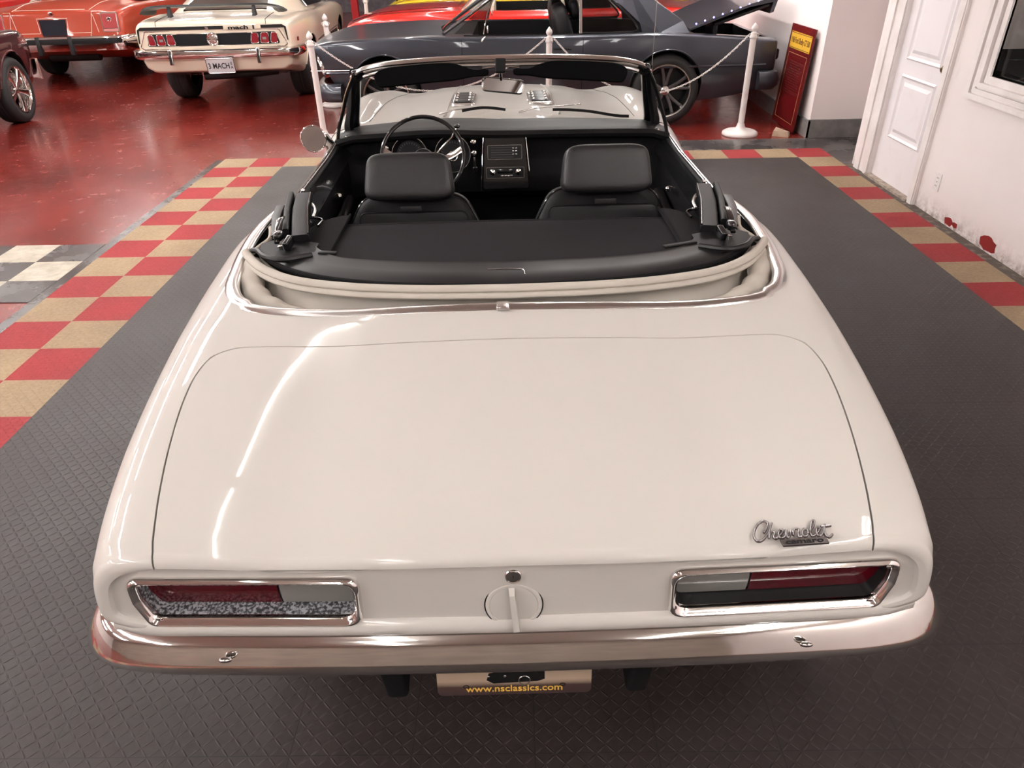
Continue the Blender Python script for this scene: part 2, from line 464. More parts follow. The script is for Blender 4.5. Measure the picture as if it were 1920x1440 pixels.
YEL = mat('yellow_lettering', (.75, .45, .08), .5)
text_mesh('plate_text', 'www.nsclassics.com', .026, YEL, PLo, pm @ TRS((0, -.058, .0012)), .0003, sx=1.0, bold=.0003)
# the small picture of a dark car printed on the plate
mbp = MB()
mbp.add(*prism([(-.06, -.02), (-.055, .0), (-.02, .008), (.0, .022), (.04, .022), (.058, .006), (.066, .002), (.066, -.02), (.05, -.026), (-.045, -.03)], .001, .0014), M=pm @ TRS((0, -.012, 0)))
mbp.build('printed_car', BLACK_G, PLo)
mw = MB()
for cx in (.022,):
    ring = [(cx+.012*math.cos(2*PI*i/20), -.034+.012*math.sin(2*PI*i/20), .0018) for i in range(20)]
    mw.add(*tube([Vector(p) for p in ring], .0012, 5, closed=True), M=pm)
for a_, r_ in ((-.02, .007), (-.055, .005)): MB().add(*pillow(r_, r_, .002, 2, 10, 6), M=pm @ TRS((a_, -.022, .0016))).build('printed_lamp', CHROME_D, PLo)
mw.build('printed_wheel', CHROME_D, PLo)
for s in (-1, 1):
    ring = [(s*.105+.006*math.cos(2*PI*i/12), -.050+.004*math.sin(2*PI*i/12), .0012) for i in range(12)]
    MB().add(*tube([Vector(p) for p in ring], .0009, 5, closed=True), M=pm).build('screw_hole', BLACK_M, PLo)

# ---- tail lights
SPECK = mat('dusty_black', (.02, .02, .022), .45, bump=(160, .6))
nt = SPECK.node_tree; b = nt.nodes['Principled BSDF']; tcn = nt.nodes['Texture Coordinate']
vo = nt.nodes.new('ShaderNodeTexVoronoi'); vo.inputs['Scale'].default_value = 260; nt.links.new(tcn.outputs['Object'], vo.inputs['Vector'])
nn = nt.nodes.new('ShaderNodeTexNoise'); nn.inputs['Scale'].default_value = 170; nn.inputs['Detail'].default_value = 6; nt.links.new(tcn.outputs['Object'], nn.inputs['Vector'])
rp = nt.nodes.new('ShaderNodeValToRGB'); rp.color_ramp.elements[0].position = .44; rp.color_ramp.elements[0].color = (.03, .03, .034, 1); rp.color_ramp.elements[1].position = .60; rp.color_ramp.elements[1].color = (.34, .34, .36, 1)
nt.links.new(nn.outputs['Fac'], rp.inputs[0]); nt.links.new(rp.outputs[0], b.inputs['Base Color'])
def ring_pts(s, off, y): return [(x, y+tail_shift(x, z), z) for x, z in tl_outline(s, off)]
for s in (-1, 1):
    rings = [ring_pts(s, .009, .014), ring_pts(s, .009, .004), ring_pts(s, .004, -.002), ring_pts(s, .0005, -.001), ring_pts(s, -.001, .003), ring_pts(s, -.004, .005), ring_pts(s, -.007, .010), ring_pts(s, -.008, .018)]
    T = MB().add(*loft(rings, caps=False)).build('tail_light', CHROME, CAR, auto=60)
    lab(T, 'chrome tail light surround with one red and one clear lens')
    rings = [ring_pts(s, -.0078, .017), ring_pts(s, -.012, .062)]
    v, f = loft(rings, caps=False); m_ = MB().add(v, f)
    MB_ = m_.build('housing', SPECK if s < 0 else BLACK_S, T, auto=30)
    # lenses lean forward at the foot of the housing
    def lens(xa, xb, z0, z1, mt, nm):
        def fn(u, v):
            x = xa+(xb-xa)*u; z = z0+(z1-z0)*v
            return (s*x, .046+tail_shift(x, z)-.006*math.sin(PI*v)-(.002 if False else 0), z)
        v, f = grid(fn, 12, 6); return MB().add(v, f).build(nm, mt, T)
    lens(.322, .470, .590, .682, CLEAR_LENS, 'clear_lens'); lens(.474, .735, .590, .682, RED_LENS, 'red_lens')
    MB().add(*bevel_box(.006, .008, .09, .002), M=TRS((s*.472, .046+tail_shift(.47, .645), .645))).build('lens_divider', BLACK_S, T)
    lc = []
    for rr in (.006, .011, .016):
        lc.append([Vector((s*.395+rr*math.cos(2*PI*i/24), .0385+tail_shift(.39, .65), .655+rr*math.sin(2*PI*i/24))) for i in range(24)])
    mb = MB()
    for p in lc: mb.add(*tube(p, .0008, 4, closed=True))
    mb.build('lens_rings', CLEAR_LENS, T)
    for (xx, zz) in ((.728, .677), (.712, .588)):
        MB().add(*pillow(.010, .006, .010, 2, 14, 8), M=TRS((s*xx, .004+tail_shift(xx, zz), zz))).build('bezel_screw', CHROME, T)

# ---- lock and filler cap
ym = lambda z: tail_shift(0, z)
MT = lambda z, dy=0: plane_M((-.003, .012+ym(z)-dy, z), (1, 0, 0), (0, .12, 1))
lockp = MB().add(*lathe([(.0165, 0), (.0165, .003), (.015, .005), (.0125, .004), (.012, .002), (0, .002)], 28), M=MT(.687)).build('boot_lock', CHROME, CAR)
MB().add(*lathe([(.0115, .0), (.0115, .0035), (0, .0038)], 20), M=MT(.687)).build('lock_cylinder', CHROME_D, lockp)
MB().add(*bevel_box(.0015, .006, .001, .0002), M=MT(.687) @ TRS((0, 0, .004))).build('key_slot', BLACK_M, lockp)
cap = MB().add(*lathe([(.056, -.002), (.056, .002), (.053, .0045), (.049, .0045), (.047, .003), (0, .0035)], 48), M=MT(.610)).build('filler_cap', WHITE, CAR)
ringc = [MT(.610) @ Vector((.0572*math.cos(2*PI*i/48), .0572*math.sin(2*PI*i/48), .0005)) for i in range(48)]
MB().add(*tube(ringc, .0016, 6, closed=True)).build('cap_seam', BLACK_M, cap)
hv = [(-.006, .045, .004), (.006, .045, .004), (-.005, .038, .02), (.005, .038, .02), (-.007, -.045, .004), (.007, -.045, .004), (-.006, -.052, .022), (.006, -.052, .022)]
hf = [(0, 1, 3, 2), (4, 6, 7, 5), (0, 2, 6, 4), (1, 5, 7, 3), (2, 3, 7, 6), (0, 4, 5, 1)]
MB().add(hv, hf, M=MT(.610) @ TRS((0, 0, 0), (0, 0, .08))).build('cap_handle', WHITE, cap, smooth=False)

# ---- script badge on the boot lid
BADGE = mat('badge_metal', (.24, .22, .22), .30, 1.0)
S = [
 [(485, 410), (530, 370), (580, 310), (590, 270), (545, 240), (470, 262), (390, 325), (338, 400), (320, 460), (350, 510), (405, 515), (480, 478), (560, 410), (620, 335), (658, 280)],
 [(658, 280), (610, 350), (565, 430), (545, 492)], [(545, 492), (590, 425), (640, 398), (652, 420), (622, 480), (650, 500), (705, 468)],
 [(705, 468), (770, 430), (797, 395), (765, 382), (718, 425), (702, 475), (735, 502), (800, 482)],
 [(800, 482), (838, 405), (850, 398), (832, 460), (835, 505), (885, 465), (925, 398), (940, 440)],
 [(940, 440), (930, 478), (985, 388), (1040, 398), (1035, 430), (1008, 470), (1020, 505), (1065, 490)],
 [(1065, 490), (1085, 440), (1130, 398), (1172, 410), (1165, 460), (1120, 502), (1085, 490), (1090, 440), (1130, 398), (1185, 405)],
 [(1180, 470), (1240, 410), (1310, 340), (1328, 288), (1300, 290), (1245, 370), (1205, 470), (1225, 505), (1285, 482)],
 [(1285, 482), (1355, 430), (1385, 400), (1355, 382), (1312, 425), (1298, 475), (1330, 505), (1390, 482)],
 [(1390, 482), (1430, 420), (1478, 350)], [(1478, 350), (1435, 440), (1432, 500), (1470, 528), (1540, 492)], [(1400, 378), (1470, 375), (1565, 370)]]
def bpt(cx, cy, h=.0035):
    x = .457+(cx-320)*.0001195; y = .032+(520-cy)*.000148; return Vector((x, y, topz(x, y)+h))
mb = MB()
for st in S:
    P = catmull([(a, b, 0) for a, b in st], 5)
    mb.add(*sweep([bpt(p.x, p.y) for p in P], [(-.0019, -.0035), (-.0016, .001), (0, .002), (.0016, .001), (.0019, -.0035)], up=(0, 0, 1)))
badge = mb.build('script_badge', BADGE, CAR, auto=60)
A_, B_, C_, D_ = bpt(705, 522, 0), bpt(1425, 522, 0), bpt(1440, 610, 0), bpt(728, 610, 0)
vv = [p+Vector((0, 0, 0)) for p in (D_, C_, B_, A_)]+[p+Vector((0, 0, .0035)) for p in (D_, C_, B_, A_)]
pb = MB().add(vv, [(3, 2, 1, 0), (4, 5, 6, 7), (0, 1, 5, 4), (1, 2, 6, 5), (2, 3, 7, 6), (3, 0, 4, 7)]).build('badge_bar', BADGE, badge, smooth=False)
cm = plane_M(bpt(1070, 566, .0042), bpt(1200, 566, .0042)-bpt(1070, 566, .0042), bpt(1070, 520, .0042)-bpt(1070, 566, .0042))
text_mesh('badge_letters', 'camaro', .0135, BLACK_S, badge, cm, .0003, sx=1.75, bold=.0003)

# ================================================================ folded top and its frame
welt_half = [(0, .903, .888), (.25, .912, .888), (.45, .940, .888), (.62, .995, .889), (.73, 1.075, .892), (.80, 1.165, .896), (.822, 1.205, .898)]
wp = mirror_path(catmull(welt_half, 8))
def wat(u):
    k = u*(len(wp)-1); i = min(int(k), len(wp)-2); t = k-i; return wp[i]*(1-t)+wp[i+1]*t
top = empty('folded_top', (0, 0, 0)); top.parent = CAR
# outer skin hanging from the welt down to the body opening
rim_half = [(a, b+.004, 0) for a, b in CPH[:8]]
rp_ = mirror_path(catmull([(a*.985, b, topz(a, b)-.035) for a, b, c in rim_half], 8))
def rat(u):
    k = u*(len(rp_)-1); i = min(int(k), len(rp_)-2); t = k-i; return rp_[i]*(1-t)+rp_[i+1]*t
def skin(u, v):
    a = wat(u)+Vector((0, .035, -.022)); a.x *= .97; b = rat(u)+Vector((0, 0, -.022)); p = a.lerp(b, v)
    x = p.x
    fold = math.sin(PI*v)
    edge = min(1.0, abs(x)/.8)
    sag = .030*fold
    wr = noise.noise(Vector((x*3.0, v*2.2, 1.7)))*.022*fold*(.35+1.3*edge**3)+noise.noise(Vector((x*9+v*4, v*3, 4)))*.010*fold*(edge**4)*2
    side = max(0.0, edge-.72)/.28
    z = p.z-sag-.02*side*fold+wr+.014*side*math.sin(v*9+u*7)
    y = p.y+.012*fold
    return (x*(1-.012*math.sin(v*PI)), y, z)
v, f = grid(skin, 160, 22)
MB().add(v, f).build('top_fabric', FABRIC, top)
# fabric corner folds
for s in (-1, 1):
    P = catmull([(s*.800, 1.19, .868), (s*.780, 1.08, .852), (s*.735, .985, .838), (s*.66, .925, .828), (s*.56, .898, .815)], 8); m_ = len(P)
    MB().add(*sweep(P, circ(.034, 14, .026), up=(0, 0, 1), scale=[.55+.6*math.sin(PI*(.15+.8*i/(m_-1)))*(1+.18*math.sin(i*.9)) for i in range(m_)])).build('fabric_fold', FABRIC, top)
    # pleated strip running up beside the rails
    P = catmull([(s*.815, 1.20, .885), (s*.80, 1.26, .89), (s*.775, 1.31, .90), (s*.785, 1.37, .905), (s*.80, 1.42, .90)], 6)
    MB().add(*tube(P, .008, 10)).build('fabric_roll', FABRIC, top)
MB().add(*tube(wp, .0145, 12, ry=.012)).build('welt', FABRIC, top)
wp2 = [Vector((p.x*.992, p.y-.018, p.z-.014)) for p in wp[4:-4]]
MB().add(*tube(wp2, .012, 12, ry=.009)).build('welt', FABRIC, top)
mb = MB().add(*tube([Vector((p.x, p.y-.012, p.z+.0008)) for p in wp[3:-3]], .0018, 5))
mb.build('welt_seam', mat('seam_grey', (.16, .14, .13), .8), top)

# black main bow
rear = catmull([(0, .925, 0), (.29, .947, 0), (.44, .978, 0), (.57, 1.025, 0), (.665, 1.085, 0), (.735, 1.15, 0)], 6)
fron = catmull([(0, 1.068, 0), (.30, 1.085, 0), (.42, 1.105, 0), (.52, 1.135, 0), (.58, 1.19, 0), (.628, 1.265, 0)], 6)
n = len(rear)
rh = mirror_path([(p.x, p.y, .893+.004*abs(p.x)) for p in rear]); fh = mirror_path([(p.x, p.y, .900+.004*abs(p.x)) for p in fron])
rings = []
for i in range(len(rh)):
    a, b = rh[i], fh[i]; d = (b-a)
    rings.append([a+Vector((0, 0, -.03)), a+Vector((0, 0, -.004)), a+d*.06, a+d*.5+Vector((0, 0, .004)), a+d*.93, b+Vector((0, 0, .002)), b+Vector((0, 0, -.03))])
bow = MB().add(*loft(rings)).build('header_bow', BLACK_S, top, auto=40)
lab(bow, 'black metal header bow across the folded top')
sealp = [Vector((p.x, p.y-.004, p.z-.006)) for p in rh]
MB().add(*tube(sealp, .008, 8)).build('bow_seal', BLACK_M, top)
# recess mark in the middle of the bow
rr = [Vector((x*.055, .999+y*.018, .9015)) for x, y in [(-1, .8), (.6, .8), (.9, .4), (.95, -.8), (1.0, -1.6)]]
MB().add(*tube(catmull(rr, 5), .0012, 5)).build('bow_groove', CHROME_D, top)
# front seal handles (flat levers)
for s in (-1, 1):
    MB().add(*bevel_box(.115 if s > 0 else .06, .018, .008, .003), M=TRS((s*(.545 if s > 0 else .555), 1.168, .904), (0, 0, .32 if s > 0 else -.15))).build('latch_lever', BLACK_V, top)
    # folded side rails
    def rail(pts, w, h, nm, mt):
        P = [Vector((s*a, b, c)) for a, b, c in pts]
        v_, f_ = sweep(P, rrect(w, h, min(w, h)*.3, 3), up=(0, 0, 1)); return MB().add(v_, f_).build(nm, mt, top, auto=40)
    r1 = rail([(.742, 1.685, .925), (.712, 1.50, .925), (.660, 1.262, .915)], .058, .030, 'side_rail', BLACK_V)
    r2 = rail([(.785, 1.675, .93), (.757, 1.50, .93), (.715, 1.30, .92)], .020, .036, 'side_rail', BLACK_V)
    r3 = rail([(.815, 1.62, .905), (.800, 1.50, .905), (.755, 1.32, .90)], .034, .022, 'side_rail', BLACK_S)
    MB().add(*tube([Vector((s*a, b, c)) for a, b, c in [(.714, 1.675, .943), (.686, 1.50, .943), (.633, 1.265, .933)]], .003, 6)).build('rail_edge', BLACK_G, top)
    # bow corner / hinge cluster
    MB().add(*loft([[Vector((s*a, b, c)) for a, b, c in r_] for r_ in (
        [(.60, 1.13, .90), (.60, 1.25, .905), (.60, 1.25, .875), (.60, 1.13, .875)],
        [(.66, 1.105, .905), (.665, 1.28, .908), (.665, 1.28, .875), (.66, 1.11, .875)],
        [(.73, 1.145, .905), (.735, 1.30, .906), (.735, 1.29, .875), (.73, 1.14, .875)],
        [(.775, 1.19, .905), (.785, 1.26, .905), (.785, 1.26, .885), (.775, 1.19, .885)])])).build('bow_corner', BLACK_V, top, auto=25)
    MB().add(*sweep([Vector((s*.735, 1.375, .952)), Vector((s*.735, 1.33, .957)), Vector((s*.727, 1.27, .945)), Vector((s*.722, 1.215, .922))], rrect(.020, .012, .004, 2), up=(0, 0, 1), scale=[.5, 1, 1.1, .8])).build('hinge_arm', BLACK_G, top)
    MB().add(*pillow(.030, .045, .030, 3, 16, 10), M=TRS((s*.722, 1.245, .935))).build('hinge_knuckle', BLACK_G, top)
    MB().add(*bevel_box(.020, .045, .030, .004), M=TRS((s*.682, 1.205, .925), (.3, 0, s*.2))).build('latch_block', BLACK_G, top)
    MB().add(*lathe([(.006, 0), (.006, .014), (.0075, .016), (0, .018)], 12), M=TRS((s*.70, 1.175, .912), (0, 0, 0))).build('hinge_pin', CHROME_D, top)
    MB().add(*sweep(catmull([(s*.60, 1.15, .905), (s*.68, 1.105, .910), (s*.74, 1.13, .912), (s*.775, 1.18, .912), (s*.80, 1.20, .905)], 5), circ(.009, 8), up=(0, 0, 1))).build('corner_seal', BLACK_S, top)
    # over-centre linkage between rail and body
    MB().add(*tube(catmull([(s*.70, 1.52, .90), (s*.68, 1.56, .885), (s*.655, 1.55, .88), (s*.66, 1.50, .875)], 5), .005, 8)).build('top_linkage', BLACK_G, top)

# black canvas cover across the rear seat
def cov(u, v):
    x = -.575+1.15*u; y = 1.05+(.515-.012*(u*2-1)**2)*v
    z = .862+.004*math.sin(v*PI)-.012*max(0, v-.9)*10*.5
    return (x, y, z)
cv = MB().add(*slab_sheet(cov, 40, 16, .012)).build('rear_cover', CLOTH, CAR); lab(cv, 'black canvas cover across the rear seat')
MB().add(*tube([Vector((x, 1.563-.012*(x/.575)**2, .853)) for x in [-.575+1.15*i/30 for i in range(31)]], .008, 8)).build('cover_hem', CLOTH, cv)
for s in (-1, 1):
    def fl(u, v, s=s):
        x = s*(.565+.15*u); y = 1.20+.42*v-.03*u*v-.07*u*(1-v)*0; z = .876+.010*math.sin(u*PI*.8)-.03*u*u-.004*v
        return (x, y-.07*u*v, z)
    fo_ = MB().add(*slab_sheet(fl, 14, 14, .006)).build('cover_flap', CLOTH, cv)
    MB().add(*tube([Vector((s*.567, 1.20+.42*k/12, .878-.004*k/12)) for k in range(13)], .004, 6)).build('flap_hem', BLACK_M, cv)
# rear bulkhead / trays hidden below
MB().add(*box_g(-.80, .80, 1.62, 1.70, .28, .60)).build('rear_seat', BLACK_V, CAR)

# ================================================================ cockpit
# door trims
for s in (-1, 1):
    def dt(u, v, s=s):
        y = 1.66+1.12*u
        prof = [(.812, .886), (.800, .892), (.786, .890), (.778, .876), (.772, .84), (.765, .78), (.762, .70), (.765, .60), (.770, .45), (.790, .33)]
        k = v*(len(prof)-1); i = min(int(k), len(prof)-2); t = k-i
        a = prof[i][0]*(1-t)+prof[i+1][0]*t; z = prof[i][1]*(1-t)+prof[i+1][1]*t
        return (s*(a-.010*max(0, (u-.85))/.15), y, z+(.02*max(0, u-.7)/.3 if z > .8 else 0))
    D = MB().add(*grid(dt, 24, 36)).build('door_trim', BLACK_V, CAR)
    # slot, inner ledge and strips along the door top
    for off, rr, mt, nm, dz in ((.806, .0045, BLACK_G, 'window_seal', .004), (.794, .0035, CHROME_D, 'garnish_strip', .006)):
        P = [Vector((s*(off-.018*max(0, (t-.75)/.25)**2), 1.68+1.10*t, .890+dz+.022*max(0, (t-.6)/.4))) for t in [i/20 for i in range(21)]]
        MB().add(*tube(P, rr, 8)).build(nm, mt, D)
    # glossy painted upper door panel
    def gp(u, v, s=s):
        y = 1.70+1.0*u; x = .775-.035*v; z = .882-.075*v*(1-.25*u)
        return (s*x, y, z+.015*u)
    MB().add(*grid(gp, 20, 6)).build('upper_panel', BLACK_G, D)
    MB().add(*sweep([Vector((s*.735, 1.75, .66)), Vector((s*.725, 1.95, .665)), Vector((s*.722, 2.2, .68)), Vector((s*.735, 2.4, .69))], rrect(.05, .04, .015, 3), up=(0, 0, 1))).build('armrest', BLACK_V, D)
    MB().add(*tube(catmull([(s*.765, 2.28, .75), (s*.74, 2.28, .75), (s*.735, 2.25, .755), (s*.735, 2.17, .77)], 4), .005, 8)).build('window_crank', CHROME, D)
    MB().add(*pillow(.024, .024, .024, 2, 16, 10), M=TRS((s*.722, 2.165, .775))).build('crank_knob', CHROME, D)
    lk = MB().add(*lathe([(.013, 0), (.013, .003), (.010, .004), (.004, .005), (.004, .024), (.0075, .028), (.0085, .033), (.006, .038), (0, .039)], 18), M=TRS((s*.765, 1.765, .892))).build('lock_knob', CHROME, D)
    MB().add(*tube(catmull([(s*.762, 1.68, .885), (s*.735, 1.74, .88), (s*.715, 1.70, .87), (s*.71, 1.63, .86)], 5), .006, 8)).build('door_latch', CHROME_D, D)

# floor carpet, tunnel
MB().add(*box_g(-.79, .79, .90, 2.9, .272, .285)).build('carpet', CARPET, CAR)
tn = [Vector((0, 1.5, .30)), Vector((0, 2.2, .31)), Vector((0, 2.6, .36))]
MB().add(*sweep(tn, rrect(.26, .24, .09, 5), up=(0, 0, 1))).build('tunnel', CARPET, CAR)

# seats
def seat(x0, dy=0, dz=0):
    S_ = empty('bucket_seat', (x0, dy, dz)); S_.parent = CAR
    mb = MB()
    # back: thick shell, leaning backwards
    M = TRS((0, 1.86, .635), (-.20, 0, 0))
    out = round_poly([(-.28, -.30), (-.268, .10), (-.20, .235), (.20, .235), (.268, .10), (.28, -.30)], [.03, .12, .10, .10, .12, .03], 6)
    rings = []
    for t, sc in ((-.075, .86), (-.07, .94), (-.055, .985), (-.03, 1), (.02, 1), (.05, .98), (.065, .92)):
        rings.append([(x*sc, t, z*sc) for x, z in out])
    mb.add(*loft(rings), M=M)
    B = mb.build('seat_back', BLACK_V, S_, auto=60)
    pn = round_poly([(-.205, -.30), (-.215, .168), (.215, .168), (.205, -.30)], [.02, .03, .03, .02], 5)
    MB().add(*loft([[(x, -.074, z) for x, z in pn], [(x, -.082, z) for x, z in pn], [(x*.97, -.084, z*.97) for x, z in pn]]), M=M).build('back_panel', BLACK_S, S_, auto=40)
    MB().add(*tube([M @ Vector((x, -.080, z)) for x, z in pn], .004, 6, closed=True)).build('panel_piping', BLACK_V, S_)
    MB().add(*tube([M @ Vector((x*.992, -.05, z*.992)) for x, z in out], .0045, 6, closed=True)).build('seat_piping', BLACK_G, S_)
    # headrest
    v_, f_ = pillow(.330, .120, .178, 7.5, 64, 32, ez=5.5)
    v_ = [(x*(1-.06*(z/.08)), y*(1-.12*(z/.08)), z) for x, y, z in v_]
    MB().add(v_, f_, M=TRS((0, 1.795, .962), (-.30, 0, 0))).build('headrest', SEATV, S_)
    MB().add(*bevel_box(.082, .010, .022, .003), M=TRS((0, 1.750, .852), (-.2, 0, 0))).build('headrest_bracket', BLACK_S, S_)
    MB().add(*pillow(.52, .52, .15, 4), M=TRS((0, 2.13, .41), (.08, 0, 0))).build('seat_cushion', BLACK_V, S_)
    return S_
seat(-.362, .02, -.01)
seat(.388, -.01, .012)

# dashboard
def dash(u, v):
    x = -.80+1.60*u; e = abs(x)/.8
    yf = 2.965-.13*e**2.2; yr = 2.60-.04*e**3
    prof = [(yf, .905), (yf-.02, .928), (yf*.6+yr*.4, .940), (yr+.05, .943), (yr+.015, .938), (yr, .922), (yr+.008, .905), (yr+.06, .885), (yr+.075, .80), (yr+.06, .70), (yr+.07, .63), (yr+.16, .58), (yr+.25, .55)]
    k = v*(len(prof)-1); i = min(int(k), len(prof)-2); t = k-i
    y = prof[i][0]*(1-t)+prof[i+1][0]*t; z = prof[i][1]*(1-t)+prof[i+1][1]*t
    z -= .02*max(0, e-.9)/.1
    # hooded bulge over the instruments
    z += .012*math.exp(-((x+.35)/.22)**2)*(1 if v < .6 else 0)
    return (x, y, z)
DS = MB().add(*grid(dash, 60, 60)).build('dashboard', BLACK_V, CAR, auto=50)
GAUGE = mat('gauge_face', (.02, .02, .022), .3)
for gx in (-.455, -.245):
    M = plane_M((gx, 2.615, .835), (1, 0, 0), (0, .22, 1))
    g = MB().add(*lathe([(.088, -.03), (.088, .006), (.084, .008), (.080, .004), (.066, -.02), (0, -.021)], 40), M=M).build('gauge', BLACK_S, CAR, auto=40)
    MB().add(*lathe([(.064, -.018), (0, -.018)], 30), M=M).build('gauge_face', GAUGE, g)
    MB().add(*tube([M @ Vector((.086*math.cos(2*PI*i/36), .086*math.sin(2*PI*i/36), .007)) for i in range(36)], .0015, 5, closed=True)).build('gauge_rim', CHROME_D, g)
    MB().add(*tube([M @ Vector((.022*math.cos(2*PI*i/24), -.012+.022*math.sin(2*PI*i/24), -.012)) for i in range(24)], .004, 6, closed=True)).build('inner_dial_ring', CHROME_D, g)
    mk = MB()
    for i in range(21):
        a = math.radians(-40+260*i/20); mk.add(*bevel_box(.0018, .008, .001, 0), M=M @ TRS((.054*math.cos(a), .054*math.sin(a), -.0175), (0, 0, a-PI/2)))
    mk.build('gauge_marks', mat('mark_grey', (.25, .25, .25), .6), g)
def knob(x, y, z, r, nm, mt=CHROME):
    M = plane_M((x, y, z), (1, 0, 0), (0, .22, 1))
    return MB().add(*lathe([(r*.5, 0), (r*.5, .01), (r, .012), (r*1.05, .018), (r*.85, .026), (r*.4, .028), (0, .027)], 20), M=M).build(nm, mt, DS)
knob(-.565, 2.63, .865, .013, 'headlight_knob'); knob(-.142, 2.63, .885, .015, 'wiper_knob'); knob(-.14, 2.625, .835, .014, 'ignition_lock')
MB().add(*tube([Vector((-.14, 2.585, .825)), Vector((-.138, 2.58, .80)), Vector((-.137, 2.585, .775))], .006, 8)).build('keys', CHROME_D, DS)
MB().add(*pillow(.03, .008, .04, 2.5, 16, 10), M=TRS((-.136, 2.585, .760))).build('key_fob', BLACK_G, DS)
# centre stack
Mc = plane_M((.005, 2.600, .80), (1, 0, 0), (0, .22, 1))
st = MB().add(*prism(round_poly([(-.105, -.13), (-.092, .13), (.100, .13), (.118, -.13)], .012, 4), -.03, .012), M=Mc).build('centre_stack', BLACK_G, CAR, auto=30)
fr = [Mc @ Vector((a, b, .013)) for a, b in [(-.116, -.14), (-.097, .125), (-.090, .134), (.098, .134), (.105, .125), (.122, -.05)]]
MB().add(*tube(fr, .0032, 8)).build('stack_trim', CHROME, st)
for zz, hh, ww in ((.04, .065, .165), (-.055, .05, .185)):
    MB().add(*prism(rrect(ww, hh, .005), .010, .015), M=Mc @ TRS((.004, zz, 0))).build('control_panel', BLACK_S, st, auto=30)
    e_ = [Mc @ TRS((.004, zz, 0)) @ Vector((a, b, .0155)) for a, b in rrect(ww, hh, .005)]
    MB().add(*tube(e_, .0013, 5, closed=True)).build('panel_edge', CHROME_D, st)
for k in range(5):
    MB().add(*bevel_box(.11, .0012, .001, 0), M=Mc @ TRS((-.008, .018+k*.011, .0155))).build('heater_marks', mat('mark_dim', (.12, .12, .12), .6) if k == 0 else bpy.data.materials['mark_dim'], st)
for kx in (-.062, .066):
    MB().add(*lathe([(.012, 0), (.015, .006), (.014, .018), (0, .02)], 18), M=Mc @ TRS((kx+.004, -.052, .014))).build('radio_knob', CHROME, st)
MB().add(*bevel_box(.075, .022, .004, .002), M=Mc @ TRS((.004, -.048, .016))).build('radio_display', BLACK_G, st)
for k in range(5):
    MB().add(*bevel_box(.013, .008, .006, .001), M=Mc @ TRS((-.026+k*.015, -.070, .016))).build('radio_button', CHROME_D if k else BLACK_S, st)
for kx in (.045, .06):
    for kz in (.03, .045, .058): MB().add(*bevel_box(.009, .006, .006, .001), M=Mc @ TRS((kx, kz, .016))).build('heater_button', CHROME_D, st)
# pedals + column
SW = empty('steering_wheel', (0, 0, 0)); SW.parent = CAR
cw = Vector((-.352, 2.245, .918)); upw = Vector((0, .58, .815)); axw = Vector((0, -.815, .58))
rim = [cw+(Vector((1, 0, 0))*math.cos(2*PI*i/64)+upw*math.sin(2*PI*i/64))*.180 for i in range(64)]
MB().add(*tube(rim, .0090, 10, closed=True)).build('wheel_rim', BLACK_G, SW)
Mw = plane_M(cw-axw*.025, (1, 0, 0), upw)
MB().add(*lathe([(.045, -.03), (.048, 0), (.04, .015), (.02, .02), (0, .021)], 28), M=Mw).build('horn_button', BLACK_V, SW)
for s in (-1, 1):
    P = catmull([cw-axw*.012+Vector((s*.03, 0, 0))-upw*.01, cw-axw*.012+Vector((s*.10, 0, 0))-upw*.005, cw+Vector((s*.172, 0, 0))+upw*.03], 5)
    MB().add(*sweep(P, rrect(.028, .008, .003, 2), up=axw)).build('wheel_spoke', CHROME, SW)
MB().add(*sweep([cw-axw*.01-upw*.03, cw-axw*.005-upw*.10, cw-upw*.185], rrect(.05, .008, .003, 2), up=axw)).build('wheel_spoke', BLACK_G, SW)
MB().add(*lathe([(.038, -.34), (.034, -.03), (.03, 0)], 20), M=Mw).build('steering_column', BLACK_S, SW)
MB().add(*tube([cw-axw*.06+Vector((.04, 0, .02)), cw-axw*.05+Vector((.125, .03, .09)), cw-axw*.05+Vector((.150, .05, .125))], .0045, 8)).build('shift_lever', CHROME, SW)
MB().add(*pillow(.026, .022, .018, 2.2, 16, 10), M=TRS(tuple(cw-axw*.05+Vector((.152, .052, .135))))).build('shift_knob', BLACK_G, SW)
MB().add(*sweep([Vector((-.155, 2.33, .42)), Vector((-.152, 2.47, .50))], rrect(.055, .012, .004, 2), up=(0, -.5, 1))).build('pedal', CHROME_D, CAR)

